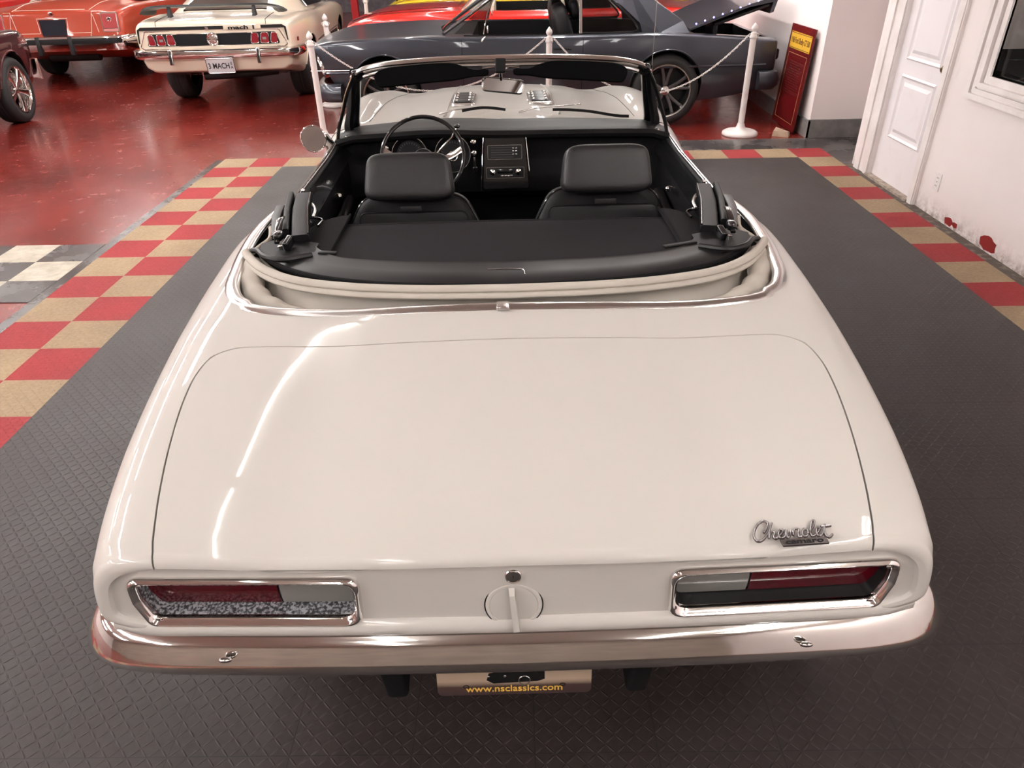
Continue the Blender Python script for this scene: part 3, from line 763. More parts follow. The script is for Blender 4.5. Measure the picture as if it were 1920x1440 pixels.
# ================================================================ windshield
WS = empty('windshield', (0, 0, 0)); WS.parent = CAR
hdr = mirror_path(catmull([(0, 2.432, 1.286), (.20, 2.430, 1.285), (.40, 2.424, 1.278), (.52, 2.420, 1.268), (.60, 2.424, 1.250), (.640, 2.445, 1.222)], 8))
hs = [(-.022, -.010), (-.020, .006), (-.006, .012), (.012, .0105), (.028, .004), (.037, -.006), (.034, -.014), (.010, -.024), (-.012, -.026)]
MB().add(*sweep(hdr, hs, up=(0, .15, 1))).build('header_rail', CHROME_D, WS, auto=50)
ct = [Vector((p.x*.985, p.y-.036, p.z-.024)) for p in hdr[8:-8]]
MB().add(*sweep(ct, rrect(.030, .016, .006, 3), up=(0, .1, 1))).build('header_trim', CHROME_D, WS)
base = lambda x: (2.985-.14*(abs(x)/.74)**2.2, .930)
for s in (-1, 1):
    P = catmull([(s*.638, 2.440, 1.235), (s*.668, 2.55, 1.155), (s*.705, 2.68, 1.05), (s*.735, 2.79, .965), (s*.748, 2.845, .92)], 6)
    pil = MB().add(*sweep(P, rrect(.036, .050, .012, 3), up=(0, -1, .8))).build('windshield_pillar', BLACK_G, WS)
    MB().add(*tube([p+Vector((-s*.020, .020, .0)) for p in P], .004, 6)).build('pillar_moulding', CHROME_D, WS)
    P2 = catmull([(s*.640, 2.405, 1.228), (s*.690, 2.47, 1.15), (s*.738, 2.535, 1.05), (s*.775, 2.58, .965), (s*.792, 2.60, .905)], 6)
    vf = MB().add(*sweep(P2, rrect(.010, .018, .003, 2), up=(0, -1, .8))).build('vent_window_frame', BLACK_S, WS)
    MB().add(*tube([p+Vector((s*.007, -.004, 0)) for p in P2], .003, 6)).build('vent_trim', CHROME, WS)
    P3 = [p.lerp(q_, .35)+Vector((0, 0, 0)) for p, q_ in zip(P, P2)]
    MB().add(*sweep(P3, rrect(.055, .022, .006, 2), up=(0, -1, .8))).build('pillar_seal', BLACK_M, WS)
    vg = [tuple(p) for p in P]+[tuple(q_) for q_ in P2]; m_ = len(P)
    MB().add(vg, [(i, i+1, i+1+m_, i+m_) for i in range(m_-1)]).build('vent_glass', GLASS, WS)
    MB().add(*lathe([(.018, 0), (.018, .008), (.012, .012), (0, .013)], 16), M=TRS((s*.745, 2.60, .918), (0, -s*1.1, 0))).build('vent_handle', CHROME, WS)
    MB().add(*pillow(.034, .036, .030, 2.6, 20, 12), M=TRS((s*.634, 2.415, 1.238))).build('corner_cap', BLACK_G, WS)
    # sun visor
    vis = catmull([(s*.10, 0, 0), (s*.20, 0, -.002)], 1)
    up_e = [(.055, .000), (.12, .002), (.17, .022), (.22, .034), (.30, .036), (.42, .034), (.505, .028), (.540, .010)]
    lo_e = [(.055, -.018), (.12, -.024), (.20, -.036), (.30, -.040), (.42, -.044), (.50, -.046), (.525, -.042), (.542, -.012)]
    pl = [(a, b) for a, b in up_e]+[(a, b) for a, b in reversed(lo_e)]
    pl = [(p.x, p.y) for p in catmull([(a, b, 0) for a, b in pl], 3, closed=True)]
    Mv = plane_M((0, 2.366, 1.246), (s, 0, 0), (0, .35, 1))
    rings = [[(a*(1 if k in (1, 2) else .995), b*(1 if k in (1, 2) else .92)-.018*(a/.55)**2, t) for a, b in pl] for k, t in enumerate((-.010, -.005, .005, .010))]
    MB().add(*loft(rings), M=Mv).build('sun_visor', BLACK_F, WS, auto=50)
    MB().add(*tube([Vector((s*.02, 2.385, 1.256)), Vector((s*.08, 2.376, 1.252))], .003, 6)).build('visor_rod', CHROME, WS)
MB().add(*bevel_box(.046, .030, .058, .006), M=TRS((-.002, 2.392, 1.258), (-.3, 0, 0))).build('centre_bracket', BLACK_V, WS)
Mr = plane_M((.008, 2.46, 1.168), (1, .06, -.12), (0, .25, 1))
rv = MB().add(*loft([[(x*k, y*k, t) for x, y in round_poly([(-.098, .030), (.098, .030), (.092, -.032), (-.092, -.032)], .02, 4)] for k, t in ((.9, -.012), (1, -.004), (1, .004), (.95, .006))]), M=Mr).build('rear_view_mirror', CHROME_D, CAR, auto=50)
MB().add(*loft([[(x, y, t) for x, y in round_poly([(-.088, .024), (.088, .024), (.083, -.026), (-.083, -.026)], .014, 4)] for t in (.0062, .0072)]), M=Mr).build('mirror_glass', MIRROR, rv, auto=30)
MB().add(*tube([Vector((0, 2.47, 1.18)), Vector((-.002, 2.42, 1.24))], .006, 8)).build('mirror_stem', CHROME, rv)
def wsg(u, v):
    i = u*(len(hdr)-1); k = min(int(i), len(hdr)-2); t = i-k; a = hdr[k]*(1-t)+hdr[k+1]*t
    x = -.735+1.47*u; yb, zb = base(x); b = Vector((x, yb, zb-.02)); p = a.lerp(b, v)
    bul = math.sin(PI*v)*.03
    return (p.x, p.y+bul, p.z-.005*(1-v))
MB().add(*grid(wsg, 40, 16)).build('windshield_glass', GLASS, WS)

# door mirror
dm = MB()
Mm = plane_M((-.885, 2.515, .945), (1, -.03, 0), (0, .10, 1))
DM = MB().add(*lathe([(.018, -.055), (.040, -.045), (.055, -.025), (.0605, -.004), (.0615, .004), (.058, .006), (.056, .004)], 40), M=Mm).build('door_mirror', CHROME, CAR)
lab(DM, 'round chrome door mirror')
MB().add(*lathe([(.0575, .003), (.0575, .0045), (0, .0045)], 40), M=Mm).build('mirror_glass', MIRROR, DM)
MB().add(*sweep([Vector((-.878, 2.575, .945)), Vector((-.855, 2.60, .930)), Vector((-.835, 2.61, .895)), Vector((-.832, 2.61, .87))], rrect(.05, .022, .009, 3), up=(0, 1, 0))).build('mirror_foot', CHROME, DM)

# wipers
for (x0, y0, x1, y1, xm) in ((-.21, 3.03, .02, 3.015, -.10), (.27, 3.03, .66, 2.93, .42)):
    P = [Vector((x0+(x1-x0)*t, y0+(y1-y0)*t, topz(x0+(x1-x0)*t, y0)+.020+.012*math.sin(PI*t))) for t in [i/10 for i in range(11)]]
    W_ = MB().add(*sweep(P, [(-.003, -.006), (.003, -.006), (.003, .008), (-.003, .008)], up=(0, 0, 1))).build('wiper_blade', BLACK_S, CAR)
    xa = x0-.12 if x0 < 0 else x0-.18
    MB().add(*sweep([Vector((xa, 3.0, .945)), Vector((xa+.08, 3.03, .958)), Vector((xm, 3.035, .973))], rrect(.008, .006, .002, 2), up=(0, 0, 1), scale=[1.6, 1.1, .8])).build('wiper_arm', CHROME_D, W_)
# bonnet seams and louvres
for s in (-1, 1):
    P = [Vector((s*(.70-.05*((y-3.0)/1.6)), y, topz(.70-.05*((y-3.0)/1.6), y)+.0002)) for y in [3.0+.05*i for i in range(32)]]
    MB().add(*tube(P, .0014, 5)).build('bonnet_seam', BLACK_M, CAR)
    zz = topz(.22, 3.45)
    cx, cy = s*.215, 3.42
    L = MB().add(*loft([[(cx+x*k, cy+y*k, topz(cx, cy+y)+h) for x, y in rrect(.125, .34, .02, 4)] for k, h in ((1.06, .0), (1.04, .010), (.96, .014), (.88, .010))], caps=True)).build('bonnet_louvre', CHROME_D, CAR, auto=50)
    for k in range(4):
        yk = cy-.12+k*.08
        MB().add(*bevel_box(.096, .055, .008, .003), M=TRS((cx, yk, topz(cx, yk)+.016), (.12, 0, 0))).build('louvre_slat', BLACK_S, L)
        for q_ in (-1, 1): MB().add(*pillow(.014, .03, .012, 2.4, 12, 8), M=TRS((cx+q_*.035, yk, topz(cx, yk)+.021))).build('louvre_rib', CHROME, L)
    # raised panel edges of the bonnet
    P = [Vector((s*(.305-.02*i/20), 3.02+.05*i, topz(.3, 3.02+.05*i)+.002)) for i in range(28)]
    MB().add(*tube(P, .006, 8)).build('bonnet_crease', WHITE, CAR)
# aerial
MB().add(*tube([Vector((.775, 3.02, .905)), Vector((.772, 3.0, 1.06))], .0035, 8)).build('aerial', CHROME_D, CAR)
MB().add(*tube([Vector((.772, 3.0, 1.06)), Vector((.765, 2.96, 1.70))], .0016, 6)).build('aerial_whip', CHROME_D, CAR)

# wheels
def wheel(parent, x, y, r, w, style, s, z=None, rimr=None, nm='wheel', n_spoke=5, steer=0):
    z = z or r
    Wt = empty(nm, (x, y, z), 0); Wt.parent = parent
    Wt.rotation_euler = (0, PI/2*s, steer)   # local z -> outwards
    rr = rimr or r*.68
    h = w/2
    MB().add(*lathe([(rr, -h*.9), (r*.86, -h), (r*.97, -h*.82), (r, -h*.6), (r*1.0, -h*.2), (r*.992, -h*.16), (r*.992, -h*.12), (r, -h*.08), (r, h*.08), (r*.992, h*.12), (r*.992, h*.16), (r, h*.2), (r, h*.6), (r*.97, h*.82), (r*.86, h), (r*.76, h*.97), (rr, h*.88)], 56, cap=False)).build('tyre', RUBBER, Wt, auto=60)
    return Wt, rr, h
def plain_wheel(parent, x, y, s, r=.325, w=.20):
    Wt, rr, h = wheel(parent, x, y, r, w, 'plain', s)
    MB().add(*lathe([(rr, h*.88), (rr*.96, h*.80), (rr*.9, h*.5), (rr*.5, h*.55), (rr*.3, h*.8), (0, h*.85)], 40)).build('wheel_rim', CHROME_D, Wt, auto=50)
WHEELS = []
for yy in (WY1, WY2):
    for s in (-1, 1): WHEELS.append((s, yy))
# ================================================================ camera
cam = bpy.data.cameras.new('camera'); co = bpy.data.objects.new('camera', cam); COL.objects.link(co)
F_, H_, P_, R_, Y_ = 1341.4, 1.72775, .558223, -.0212153, -.0110557
cf = Vector((math.sin(Y_)*math.cos(P_), math.cos(Y_)*math.cos(P_), -math.sin(P_))); rt = Vector((math.cos(Y_), -math.sin(Y_), 0)); up = rt.cross(cf)
r2 = rt*math.cos(R_)+up*math.sin(R_); u2 = up*math.cos(R_)-rt*math.sin(R_)
Mc_ = Matrix((r2, u2, -cf)).transposed().to_4x4(); Mc_.translation = Vector((0, 0, H_)); co.matrix_world = Mc_
cam.sensor_fit = 'HORIZONTAL'; cam.sensor_width = 36; cam.lens = F_*36/1920; cam.clip_end = 200
SC.camera = co

# ================================================================ floors
def floor_mat(name, build):
    m = bpy.data.materials.new(name); m.use_nodes = True; build(m.node_tree, m.node_tree.nodes['Principled BSDF']); return m
class N:
    def __init__(s, nt): s.nt = nt
    def n(s, t, **k):
        x = s.nt.nodes.new(t)
        for a, b in k.items(): setattr(x, a, b)
        return x
    def l(s, a, b): s.nt.links.new(a, b)
    def m(s, op, a, b=None, c=None, clamp=False):
        x = s.nt.nodes.new('ShaderNodeMath'); x.operation = op; x.use_clamp = clamp
        for i, q in enumerate((a, b, c)):
            if q is None: continue
            if isinstance(q, (int, float)): x.inputs[i].default_value = q
            else: s.l(q, x.inputs[i])
        return x.outputs[0]
    def ramp(s, f, stops):
        r = s.nt.nodes.new('ShaderNodeValToRGB'); e = r.color_ramp.elements
        e[0].position, e[0].color = stops[0][0], (*stops[0][1], 1); e[1].position, e[1].color = stops[-1][0], (*stops[-1][1], 1)
        for p, c in stops[1:-1]: x = e.new(p); x.color = (*c, 1)
        s.l(f, r.inputs[0]); return r.outputs[0]
    def noise(s, v, sc, det=4, rough=.5):
        x = s.nt.nodes.new('ShaderNodeTexNoise'); x.inputs['Scale'].default_value = sc; x.inputs['Detail'].default_value = det; x.inputs['Roughness'].default_value = rough
        s.l(v, x.inputs['Vector']); return x.outputs['Fac']
    def mix(s, f, a, b, bt='MIX'):
        x = s.nt.nodes.new('ShaderNodeMix'); x.data_type = 'RGBA'; x.blend_type = bt
        for i, q in ((0, f), (6, a), (7, b)):
            if isinstance(q, (int, float)): x.inputs[i].default_value = q
            elif isinstance(q, tuple): x.inputs[i].default_value = (*q, 1)
            else: s.l(q, x.inputs[i])
        return x.outputs[2]

def tread(g, sx, sy, pitch=.0254):
    """diamond plate: short bars laid alternately at +-45 degrees"""
    u = g.m('DIVIDE', sx, pitch); v = g.m('DIVIDE', sy, pitch)
    fu = g.m('FLOOR', u); fv = g.m('FLOOR', v)
    par = g.m('MODULO', g.m('ABSOLUTE', g.m('ADD', fu, fv)), 2.0)
    lx = g.m('SUBTRACT', g.m('SUBTRACT', u, fu), .5); ly = g.m('SUBTRACT', g.m('SUBTRACT', v, fv), .5)
    sg = g.m('SUBTRACT', g.m('MULTIPLY', par, 2.0), 1.0)
    lx = g.m('MULTIPLY', lx, sg)
    a = g.m('MULTIPLY', g.m('ADD', lx, ly), .7071); b = g.m('MULTIPLY', g.m('SUBTRACT', lx, ly), .7071)
    a = g.m('DIVIDE', a, .60); b = g.m('DIVIDE', b, .11)
    d = g.m('ADD', g.m('MULTIPLY', a, a), g.m('MULTIPLY', b, b))
    return g.m('SUBTRACT', 1.0, d, clamp=True)

def tile_mat(name, c1, c2, rough=.42, joint=None, spec=.25):
    def b_(nt, b):
        g = N(nt); tc = g.n('ShaderNodeTexCoord'); o = tc.outputs['Object']
        sp = g.n('ShaderNodeSeparateXYZ'); g.l(o, sp.inputs[0]); X, Y = sp.outputs[0], sp.outputs[1]
        t = tread(g, X, Y)
        n1 = g.noise(o, 2.2, 6); n2 = g.noise(o, 60, 4)
        f = g.m('ADD', g.m('MULTIPLY', n1, .6), g.m('MULTIPLY', n2, .4))
        col = g.ramp(f, [(.36, c1), (.66, c2)])
        if joint:
            ds = []
            for Q, off in ((X, joint[1]), (Y, joint[2])):
                q = g.m('DIVIDE', g.m('SUBTRACT', Q, off), joint[0]); fr = g.m('SUBTRACT', q, g.m('ROUND', q)); ds.append(g.m('LESS_THAN', g.m('ABSOLUTE', fr), .0045))
            j = g.m('MAXIMUM', ds[0], ds[1]); col = g.mix(j, col, (.012, .01, .01))
        g.l(col, b.inputs['Base Color'])
        b.inputs['Specular IOR Level'].default_value = spec
        r = g.m('ADD', g.m('MULTIPLY', n1, .25), rough-.12); g.l(r, b.inputs['Roughness'])
        bp = g.n('ShaderNodeBump'); bp.inputs['Strength'].default_value = .9; bp.inputs['Distance'].default_value = .0016
        h = g.m('ADD', t, g.m('MULTIPLY', n2, .15)); g.l(h, bp.inputs['Height']); g.l(bp.outputs[0], b.inputs['Normal'])
    return floor_mat(name, b_)
X0, TX, TY, YK = -2.717, .3087, .3048, 6.505
DARK = tile_mat('dark_tiles', (.020, .0150, .0138), (.035, .0262, .0245), .46, (.3048, X0+.6096, YK))
REDT = tile_mat('red_tiles', (.205, .021, .024), (.28, .033, .035), .62, spec=.12)
TAN = tile_mat('tan_tiles', (.215, .15, .09), (.32, .235, .145), .62, spec=.15)
def red_b(nt, b):
    g = N(nt); tc = g.n('ShaderNodeTexCoord'); o = tc.outputs['Object']
    n1 = g.noise(o, .9, 8, .6); n2 = g.noise(o, 7, 8, .65); n3 = g.noise(o, 70, 3)
    col = g.ramp(n1, [(.32, (.085, .010, .007)), (.5, (.155, .013, .009)), (.68, (.21, .024, .017))])
    wear = g.ramp(n2, [(.50, (0, 0, 0)), (.72, (1, 1, 1))])
    w2 = g.m('MULTIPLY', wear, g.ramp(n1, [(.45, (0, 0, 0)), (.62, (1, 1, 1))]))
    col = g.mix(g.m('MULTIPLY', w2, .45), col, (.16, .07, .055))
    # old tile joints showing through
    br = g.n('ShaderNodeTexBrick'); br.offset = 0; br.inputs['Scale'].default_value = 1.64; br.inputs['Mortar Size'].default_value = .006; br.inputs['Brick Width'].default_value = .5; br.inputs['Row Height'].default_value = .5
    g.l(o, br.inputs['Vector']); j = g.m('MULTIPLY', br.outputs['Fac'], g.ramp(n1, [(.42, (0, 0, 0)), (.56, (1, 1, 1))]))
    col = g.mix(g.m('MULTIPLY', j, .5), col, (.05, .03, .028))
    # black joints and grey patch left beside the striped border
    sp = g.n('ShaderNodeSeparateXYZ'); g.l(o, sp.inputs[0])
    g.l(col, b.inputs['Base Color']); g.l(g.m('ADD', g.m('MULTIPLY', n2, .28), .10), b.inputs['Roughness'])
    b.inputs['Coat Weight'].default_value = .25; b.inputs['Coat Roughness'].default_value = .15
    bp = g.n('ShaderNodeBump'); bp.inputs['Strength'].default_value = .16; bp.inputs['Distance'].default_value = .003
    g.l(g.m('ADD', n2, g.m('MULTIPLY', n3, .15)), bp.inputs['Height']); g.l(bp.outputs[0], b.inputs['Normal'])
RED_F = floor_mat('red_floor_paint', red_b)
def grey_b(nt, b):
    g = N(nt); tc = g.n('ShaderNodeTexCoord'); o = tc.outputs['Object']
    n1 = g.noise(o, 3, 8, .6); g.l(g.ramp(n1, [(.35, (.035, .031, .031)), (.65, (.085, .075, .072))]), b.inputs['Base Color'])
    g.l(g.m('ADD', g.m('MULTIPLY', n1, .3), .12), b.inputs['Roughness'])
GREY_F = floor_mat('grey_painted_concrete', grey_b)
def cream_b(nt, b):
    g = N(nt); tc = g.n('ShaderNodeTexCoord'); o = tc.outputs['Object']
    n1 = g.noise(o, 9, 8, .65); g.l(g.ramp(n1, [(.38, (.30, .26, .20)), (.62, (.46, .42, .34))]), b.inputs['Base Color']); b.inputs['Roughness'].default_value = .35
CREAM_F = floor_mat('cream_floor_tiles', cream_b)

def st(o, label=None):
    o['kind'] = 'structure'
    if label: o['label'] = label
    return o
def quadz(x0, x1, y0, y1, z, th=.01): return box_g(x0, x1, y0, y1, z-th, z)
mb = MB()
mb.add(*quadz(-12, 12, -6, 24, 0, .1)); st(mb.build('floor', RED_F, smooth=False), 'worn glossy red painted concrete floor')
# dark rubber tiles
T_ = .012
XR = X0+18*TX
st(MB().add(*quadz(X0+2*TX, XR-TX, -6, YK, T_, .012)).build('floor', DARK, smooth=False), 'dark grey diamond tread floor tiles under the convertible')
# tile border
mbr = MB(); mbt = MB()
for i in range(18):
    (mbt if i % 2 == 0 else mbr).add(*quadz(X0+i*TX, X0+(i+1)*TX, YK, YK+TY, T_))
for k in range(0, 40):
    for i in (0, 1, 17):
        par = (k+1+i) % 2
        (mbt if par == 0 else mbr).add(*quadz(X0+i*TX, X0+(i+1)*TX, YK-(k+1)*TY, YK-k*TY, T_))
st(mbr.build('floor', REDT, smooth=False), 'red diamond tread tiles of the chequered border'); st(mbt.build('floor', TAN, smooth=False), 'tan diamond tread tiles of the chequered border')
# grey strips and the older black and cream chequer on the left
mg = MB(); mg.add(*quadz(-2.80, X0, -6, YK+TY, .003)); mg.add(*quadz(.4, 3.39, YK+TY, 7.24, .003)); mg.add(*quadz(XR, 3.39, 6.30, YK+TY, .003))
mc_ = MB()
for r_ in range(3):
    for c_ in range(14):
        x1 = -2.80-c_*.3048; q = quadz(x1-.3048, x1, 4.64-(r_+1)*.3048, 4.64-r_*.3048, .0045, .004)
        (mc_ if (c_+r_) % 2 == 1 else mg).add(*q)
st(mg.build('floor', GREY_F, smooth=False), 'dark grey painted floor strips and squares'); st(mc_.build('floor', CREAM_F, smooth=False), 'cream squares of the old floor chequer on the left')

# ================================================================ walls
def wall_b(nt, b):
    g = N(nt); tc = g.n('ShaderNodeTexCoord'); o = tc.outputs['Object']
    sp = g.n('ShaderNodeSeparateXYZ'); g.l(o, sp.inputs[0])
    n1 = g.noise(o, 1.6, 6); n2 = g.noise(o, 14, 8, .7); n3 = g.noise(o, 55, 3)
    col = g.ramp(n1, [(.3, (.80, .72, .70)), (.7, (.86, .78, .76))])
    low = g.m('SUBTRACT', 1.0, g.m('DIVIDE', sp.outputs[2], .17), clamp=True)
    d = g.m('MULTIPLY', g.m('MULTIPLY', low, low), g.ramp(n2, [(.40, (0, 0, 0)), (.62, (1, 1, 1))]))
    col = g.mix(d, col, (.20, .13, .09))
    g.l(col, b.inputs['Base Color']); b.inputs['Roughness'].default_value = .45
    bp = g.n('ShaderNodeBump'); bp.inputs['Strength'].default_value = .25; bp.inputs['Distance'].default_value = .003
    g.l(g.m('ADD', n2, g.m('MULTIPLY', n3, .2)), bp.inputs['Height']); g.l(bp.outputs[0], b.inputs['Normal'])
WALL = floor_mat('wall_paint', wall_b)
TRIM = mat('trim_paint', (.84, .78, .76), .35, var=(5, (.68, .62, .58), .4, .8))
DOORP = mat('door_paint', (.82, .77, .78), .4, var=(7, (.76, .70, .70), .55, .85))
BASEB = mat('grey_baseboard', (.16, .15, .145), .4, var=(9, (.24, .22, .21), .4, .7))
RED_P = mat('red_paint_spot', (.22, .012, .012), .5)
WX = 2.93
# right wall with a door opening (y 5.22..6.1) and a window opening
DY0, DY1, DH = 5.235, 5.955, 2.05
mb = MB()
mb.add(*box_g(WX, WX+.12, -6, 3.30, 0, 3.4)); mb.add(*box_g(WX, WX+.12, 3.30, 4.895, 0, .82)); mb.add(*box_g(WX, WX+.12, 3.30, 4.895, 2.1, 3.4)); mb.add(*box_g(WX, WX+.12, 4.895, DY0, 0, 3.4)); mb.add(*box_g(WX, WX+.12, DY0, DY1, DH, 3.4)); mb.add(*box_g(WX, WX+.12, DY1, 6.30, 0, 3.4))
st(mb.build('wall_right', WALL, smooth=False), 'scuffed white wall with a door and a window')
st(MB().add(*box_g(3.40, 3.52, 5.9, 7.4, 0, 3.4)).build('wall_recess', WALL, smooth=False))
PX, PY = 2.875, 7.27
st(MB().add(*box_g(PX, 4.2, PY, PY+4.4, 0, 3.4)).build('wall_pillar', WALL, smooth=False), 'white projecting wall beside the leaning sign')
st(MB().add(*box_g(PX-.02, 3.42, PY-.025, PY, 0, .17)).add(*box_g(PX-.022, PX, PY-.025, PY+4, 0, .16)).build('baseboard_pillar', BASEB, smooth=False))
st(MB().add(*box_g(3.38, 3.40, 6.3, PY-.025, 0, .17)).build('baseboard_recess', BASEB, smooth=False))
st(MB().add(*box_g(-12, 12, 23.9, 24, 0, 3.4)).build('wall_back', WALL, smooth=False)); st(MB().add(*box_g(-12.1, -12, -6, 24, 0, 3.4)).build('wall_left', WALL, smooth=False)); st(MB().add(*box_g(-12, 12, -6.1, -6, 0, 3.4)).build('wall_front', mat('wall_tan', (.34, .28, .235), .7, var=(2, (.26, .21, .18), .4, .7)), smooth=False))
st(MB().add(*box_g(WX+.02, 12, -6, 5.0, 0, .01)).add(*box_g(11.9, 12, -6, 24, 0, 3.4)).build('wall_far_right', WALL, smooth=False))
CEIL = mat('ceiling_paint', (.62, .56, .51), .9)
st(MB().add(*box_g(-12, 12, -6, 24, 3.4, 3.5)).build('ceiling', CEIL, smooth=False))
# threshold dirt strip along the wall
st(MB().add(*box_g(XR, WX, -6, 6.29, 0, .005)).build('trim_1', mat('dirty_edge', (.07, .055, .045), .8, var=(18, (.22, .17, .13), .5, .75)), smooth=False), 'dirty strip of old floor along the right wall')
for i, (yy, sz) in enumerate(((4.235, .085), (4.70, .05), (4.62, .03))):
    pts = [(sz*(.8+.4*random.random())*math.cos(a)*1.1, sz*.55*(.8+.5*random.random())*math.sin(a)) for a in [2*PI*k/14 for k in range(14)]]
    o = MB().add(*prism(pts, 0, .002), M=plane_M((WX-.001, yy, .055 if i == 0 else .04), (0, 1, 0), (0, 0, 1))).build('wall_paint_patch', RED_P, smooth=False); st(o, 'patch of red paint low on the white wall')

# door
dr = empty('door_1', (WX, 0, 0)); st(dr, 'white two-panel door')
xd = .012
leaf = MB().add(*box_g(xd, xd+.04, DY0+.01, DY1-.01, .02, DH-.01)).build('door_leaf', DOORP, dr, smooth=False)
for (z0, z1) in ((.34, .80), (.90, 1.90)):
    ya, yb = DY0+.085, DY1-.13
    for k in range(1):
        rings = []
        for off, xx in ((0, xd), (.012, xd-.012), (.024, xd-.002), (.034, xd+.002)):
            rings.append([(xx, ya+off, z0+off), (xx, yb-off, z0+off), (xx, yb-off, z1-off), (xx, ya+off, z1-off)])
        MB().add(*loft(rings, caps=False)).build('door_panel_moulding', DOORP, dr, smooth=False)
        MB().add(*loft([[(xd-.0, ya+.05, z0+.05), (xd-.0, yb-.05, z0+.05), (xd, yb-.05, z1-.05), (xd, ya+.05, z1-.05)], [(xd-.010, ya+.075, z0+.075), (xd-.010, yb-.075, z0+.075), (xd-.010, yb-.075, z1-.075), (xd-.010, ya+.075, z1-.075)]])).build('door_panel', DOORP, dr, smooth=False)
MB().add(*lathe([(.026, 0), (.026, .008), (.014, .014), (.014, .02), (0, .021)], 24), M=plane_M((xd-.001, DY0+.055, .905), (0, 1, 0), (0, 0, 1)) @ TRS((0, 0, 0), (PI, 0, 0))).build('door_lock', mat('brass', (.45, .32, .18), .3, 1.0), dr)
tr = MB()
for (ya, yb, za, zb) in ((DY0-.075, DY0+.005, 0, DH+.08), (DY1-.005, DY1+.24, 0, DH+.08), (DY0-.075, DY1+.24, DH, DH+.09)):
    tr.add(*box_g(-.022, 0, ya, yb, za, zb))
    tr.add(*box_g(-.030, -.022, ya+.012, min(yb-.012, ya+.07), za, zb))
tr.add(*box_g(-.034, -.022, DY1+.15, DY1+.24, 0, DH+.09)); tr.add(*box_g(-.022, xd, DY1-.012, DY1, 0, DH)); tr.add(*box_g(-.022, xd, DY0, DY0+.012, 0, DH))
tr.build('door_frame', TRIM, dr, smooth=False)
MB().add(*box_g(-.04, .05, DY0, DY1, 0, .022)).build('threshold', mat('dirty_wood', (.40, .33, .27), .7, var=(20, (.20, .15, .12), .4, .7)), dr, smooth=False)
# dark room behind the door/ window
WG = mat('dark_window_glass', (.02, .022, .026), .04, spec=.8)
wn = empty('window_1', (WX, 0, 0)); st(wn, 'white framed interior window with dark glass')
fr = MB(); y0, y1, z0, z1 = 3.35, 4.70, .955, 2.07
for off, w, x in ((.0, .205, -.012), (.0, .045, -.034), (.06, .03, -.026), (.11, .035, -.040), (.16, .045, -.024)):
    a = off
    Y0, Y1, Z0, Z1 = y0-.205+a, y1+.205-a, z0-.155+a*.75, z1+.155-a*.75; ww = w; wz = w*.75
    fr.add(*box_g(x, 0, Y0, Y0+ww, Z0, Z1)); fr.add(*box_g(x, 0, Y1-ww, Y1, Z0, Z1)); fr.add(*box_g(x-.0005, 0, Y0, Y1, Z0, Z0+wz)); fr.add(*box_g(x-.0005, 0, Y0, Y1, Z1-wz, Z1))
fr.build('window_frame', TRIM, wn, smooth=False)
MB().add(*box_g(.012, .018, y0-.04, y1+.19, z0-.13, z1+.02)).build('window_pane', GLASS, wn, smooth=False)
# the room behind the pane: dark counter and pale far wall
st(MB().add(*box_g(WX+.9, WX+1.0, 2.0, 6.4, .97, 3.4)).add(*box_g(WX+.12, WX+1.0, 2.0, 2.1, 0, 3.4)).add(*box_g(WX+.12, WX+1.0, 5.85, 5.88, 0, 3.4)).build('wall_inner_room', WALL, smooth=False))
st(MB().add(*box_g(WX+.13, WX+1.0, 2.1, 5.84, .70, .955)).build('trim_2', BLACK_M, smooth=False), 'black ledge behind the window')
# outlet
om = plane_M((WX-.001, 4.955, .235), (0, -1, 0), (0, 0, 1))
ot = MB().add(*prism(rrect(.075, .118, .006), 0, .005), M=om).build('wall_outlet', mat('plate_white', (.78, .74, .72), .4), auto=30); tag(ot, 'white electrical outlet low on the white wall right of the door', 'outlet')
for dz in (-.026, .026):
    sc = MB().add(*prism(rrect(.034, .030, .010), .0051, .0065), M=om @ TRS((0, dz, 0))).build('socket', TRIM, ot, auto=30)
    for dx in (-.007, .007): MB().add(*bevel_box(.003, .010, .001, 0), M=om @ TRS((dx, dz, .007))).build('socket_slot', BLACK_M, sc, smooth=False)
MB().add(*lathe([(.004, 0), (.003, .002), (0, .002)], 10), M=om @ TRS((0, 0, .005))).build('screw', CHROME_D, ot)

# ================================================================ stanchions, chains, sign
PLW = mat('white_plastic', (.74, .68, .65), .38, var=(9, (.66, .59, .55), .5, .8))
def post(x, y, label):
    P = empty('stanchion_post', (x, y, 0)); tag(P, label, 'post', 'white chain posts')
    MB().add(*lathe([(.170, 0), (.176, .010), (.172, .028), (.150, .042), (.095, .052), (.055, .062), (.040, .085), (.034, .11)], 48)).build('base', PLW, P, auto=60)
    MB().add(*lathe([(.029, .085), (.029, .885)], 28)).build('pole', PLW, P)
    MB().add(*lathe([(.029, .875), (.036, .880), (.036, .900), (.031, .905), (.031, .925), (.018, .932), (.015, .938), (.026, .948), (.031, .962), (.027, .980), (.013, .997), (.006, 1.008), (0, 1.012)], 28)).build('finial', PLW, P, auto=60)
    for s in (-1, 1):
        MB().add(*tube([Vector((s*.030, 0, .912)), Vector((s*.043, 0, .918)), Vector((s*.048, 0, .908)), Vector((s*.042, 0, .898))], .0035, 6)).build('chain_hook', PLW, P)
    return P
PR = (2.26, 7.44); PM = (.338, 7.45); PL = (-1.93, 7.48)
post(*PR, 'white plastic chain post with a round base, in front of the grey car tail')
post(*PM, 'white plastic chain post seen behind the windshield, in front of the grey car door')
post(*PL, 'white plastic chain post in front of the grey car headlight')
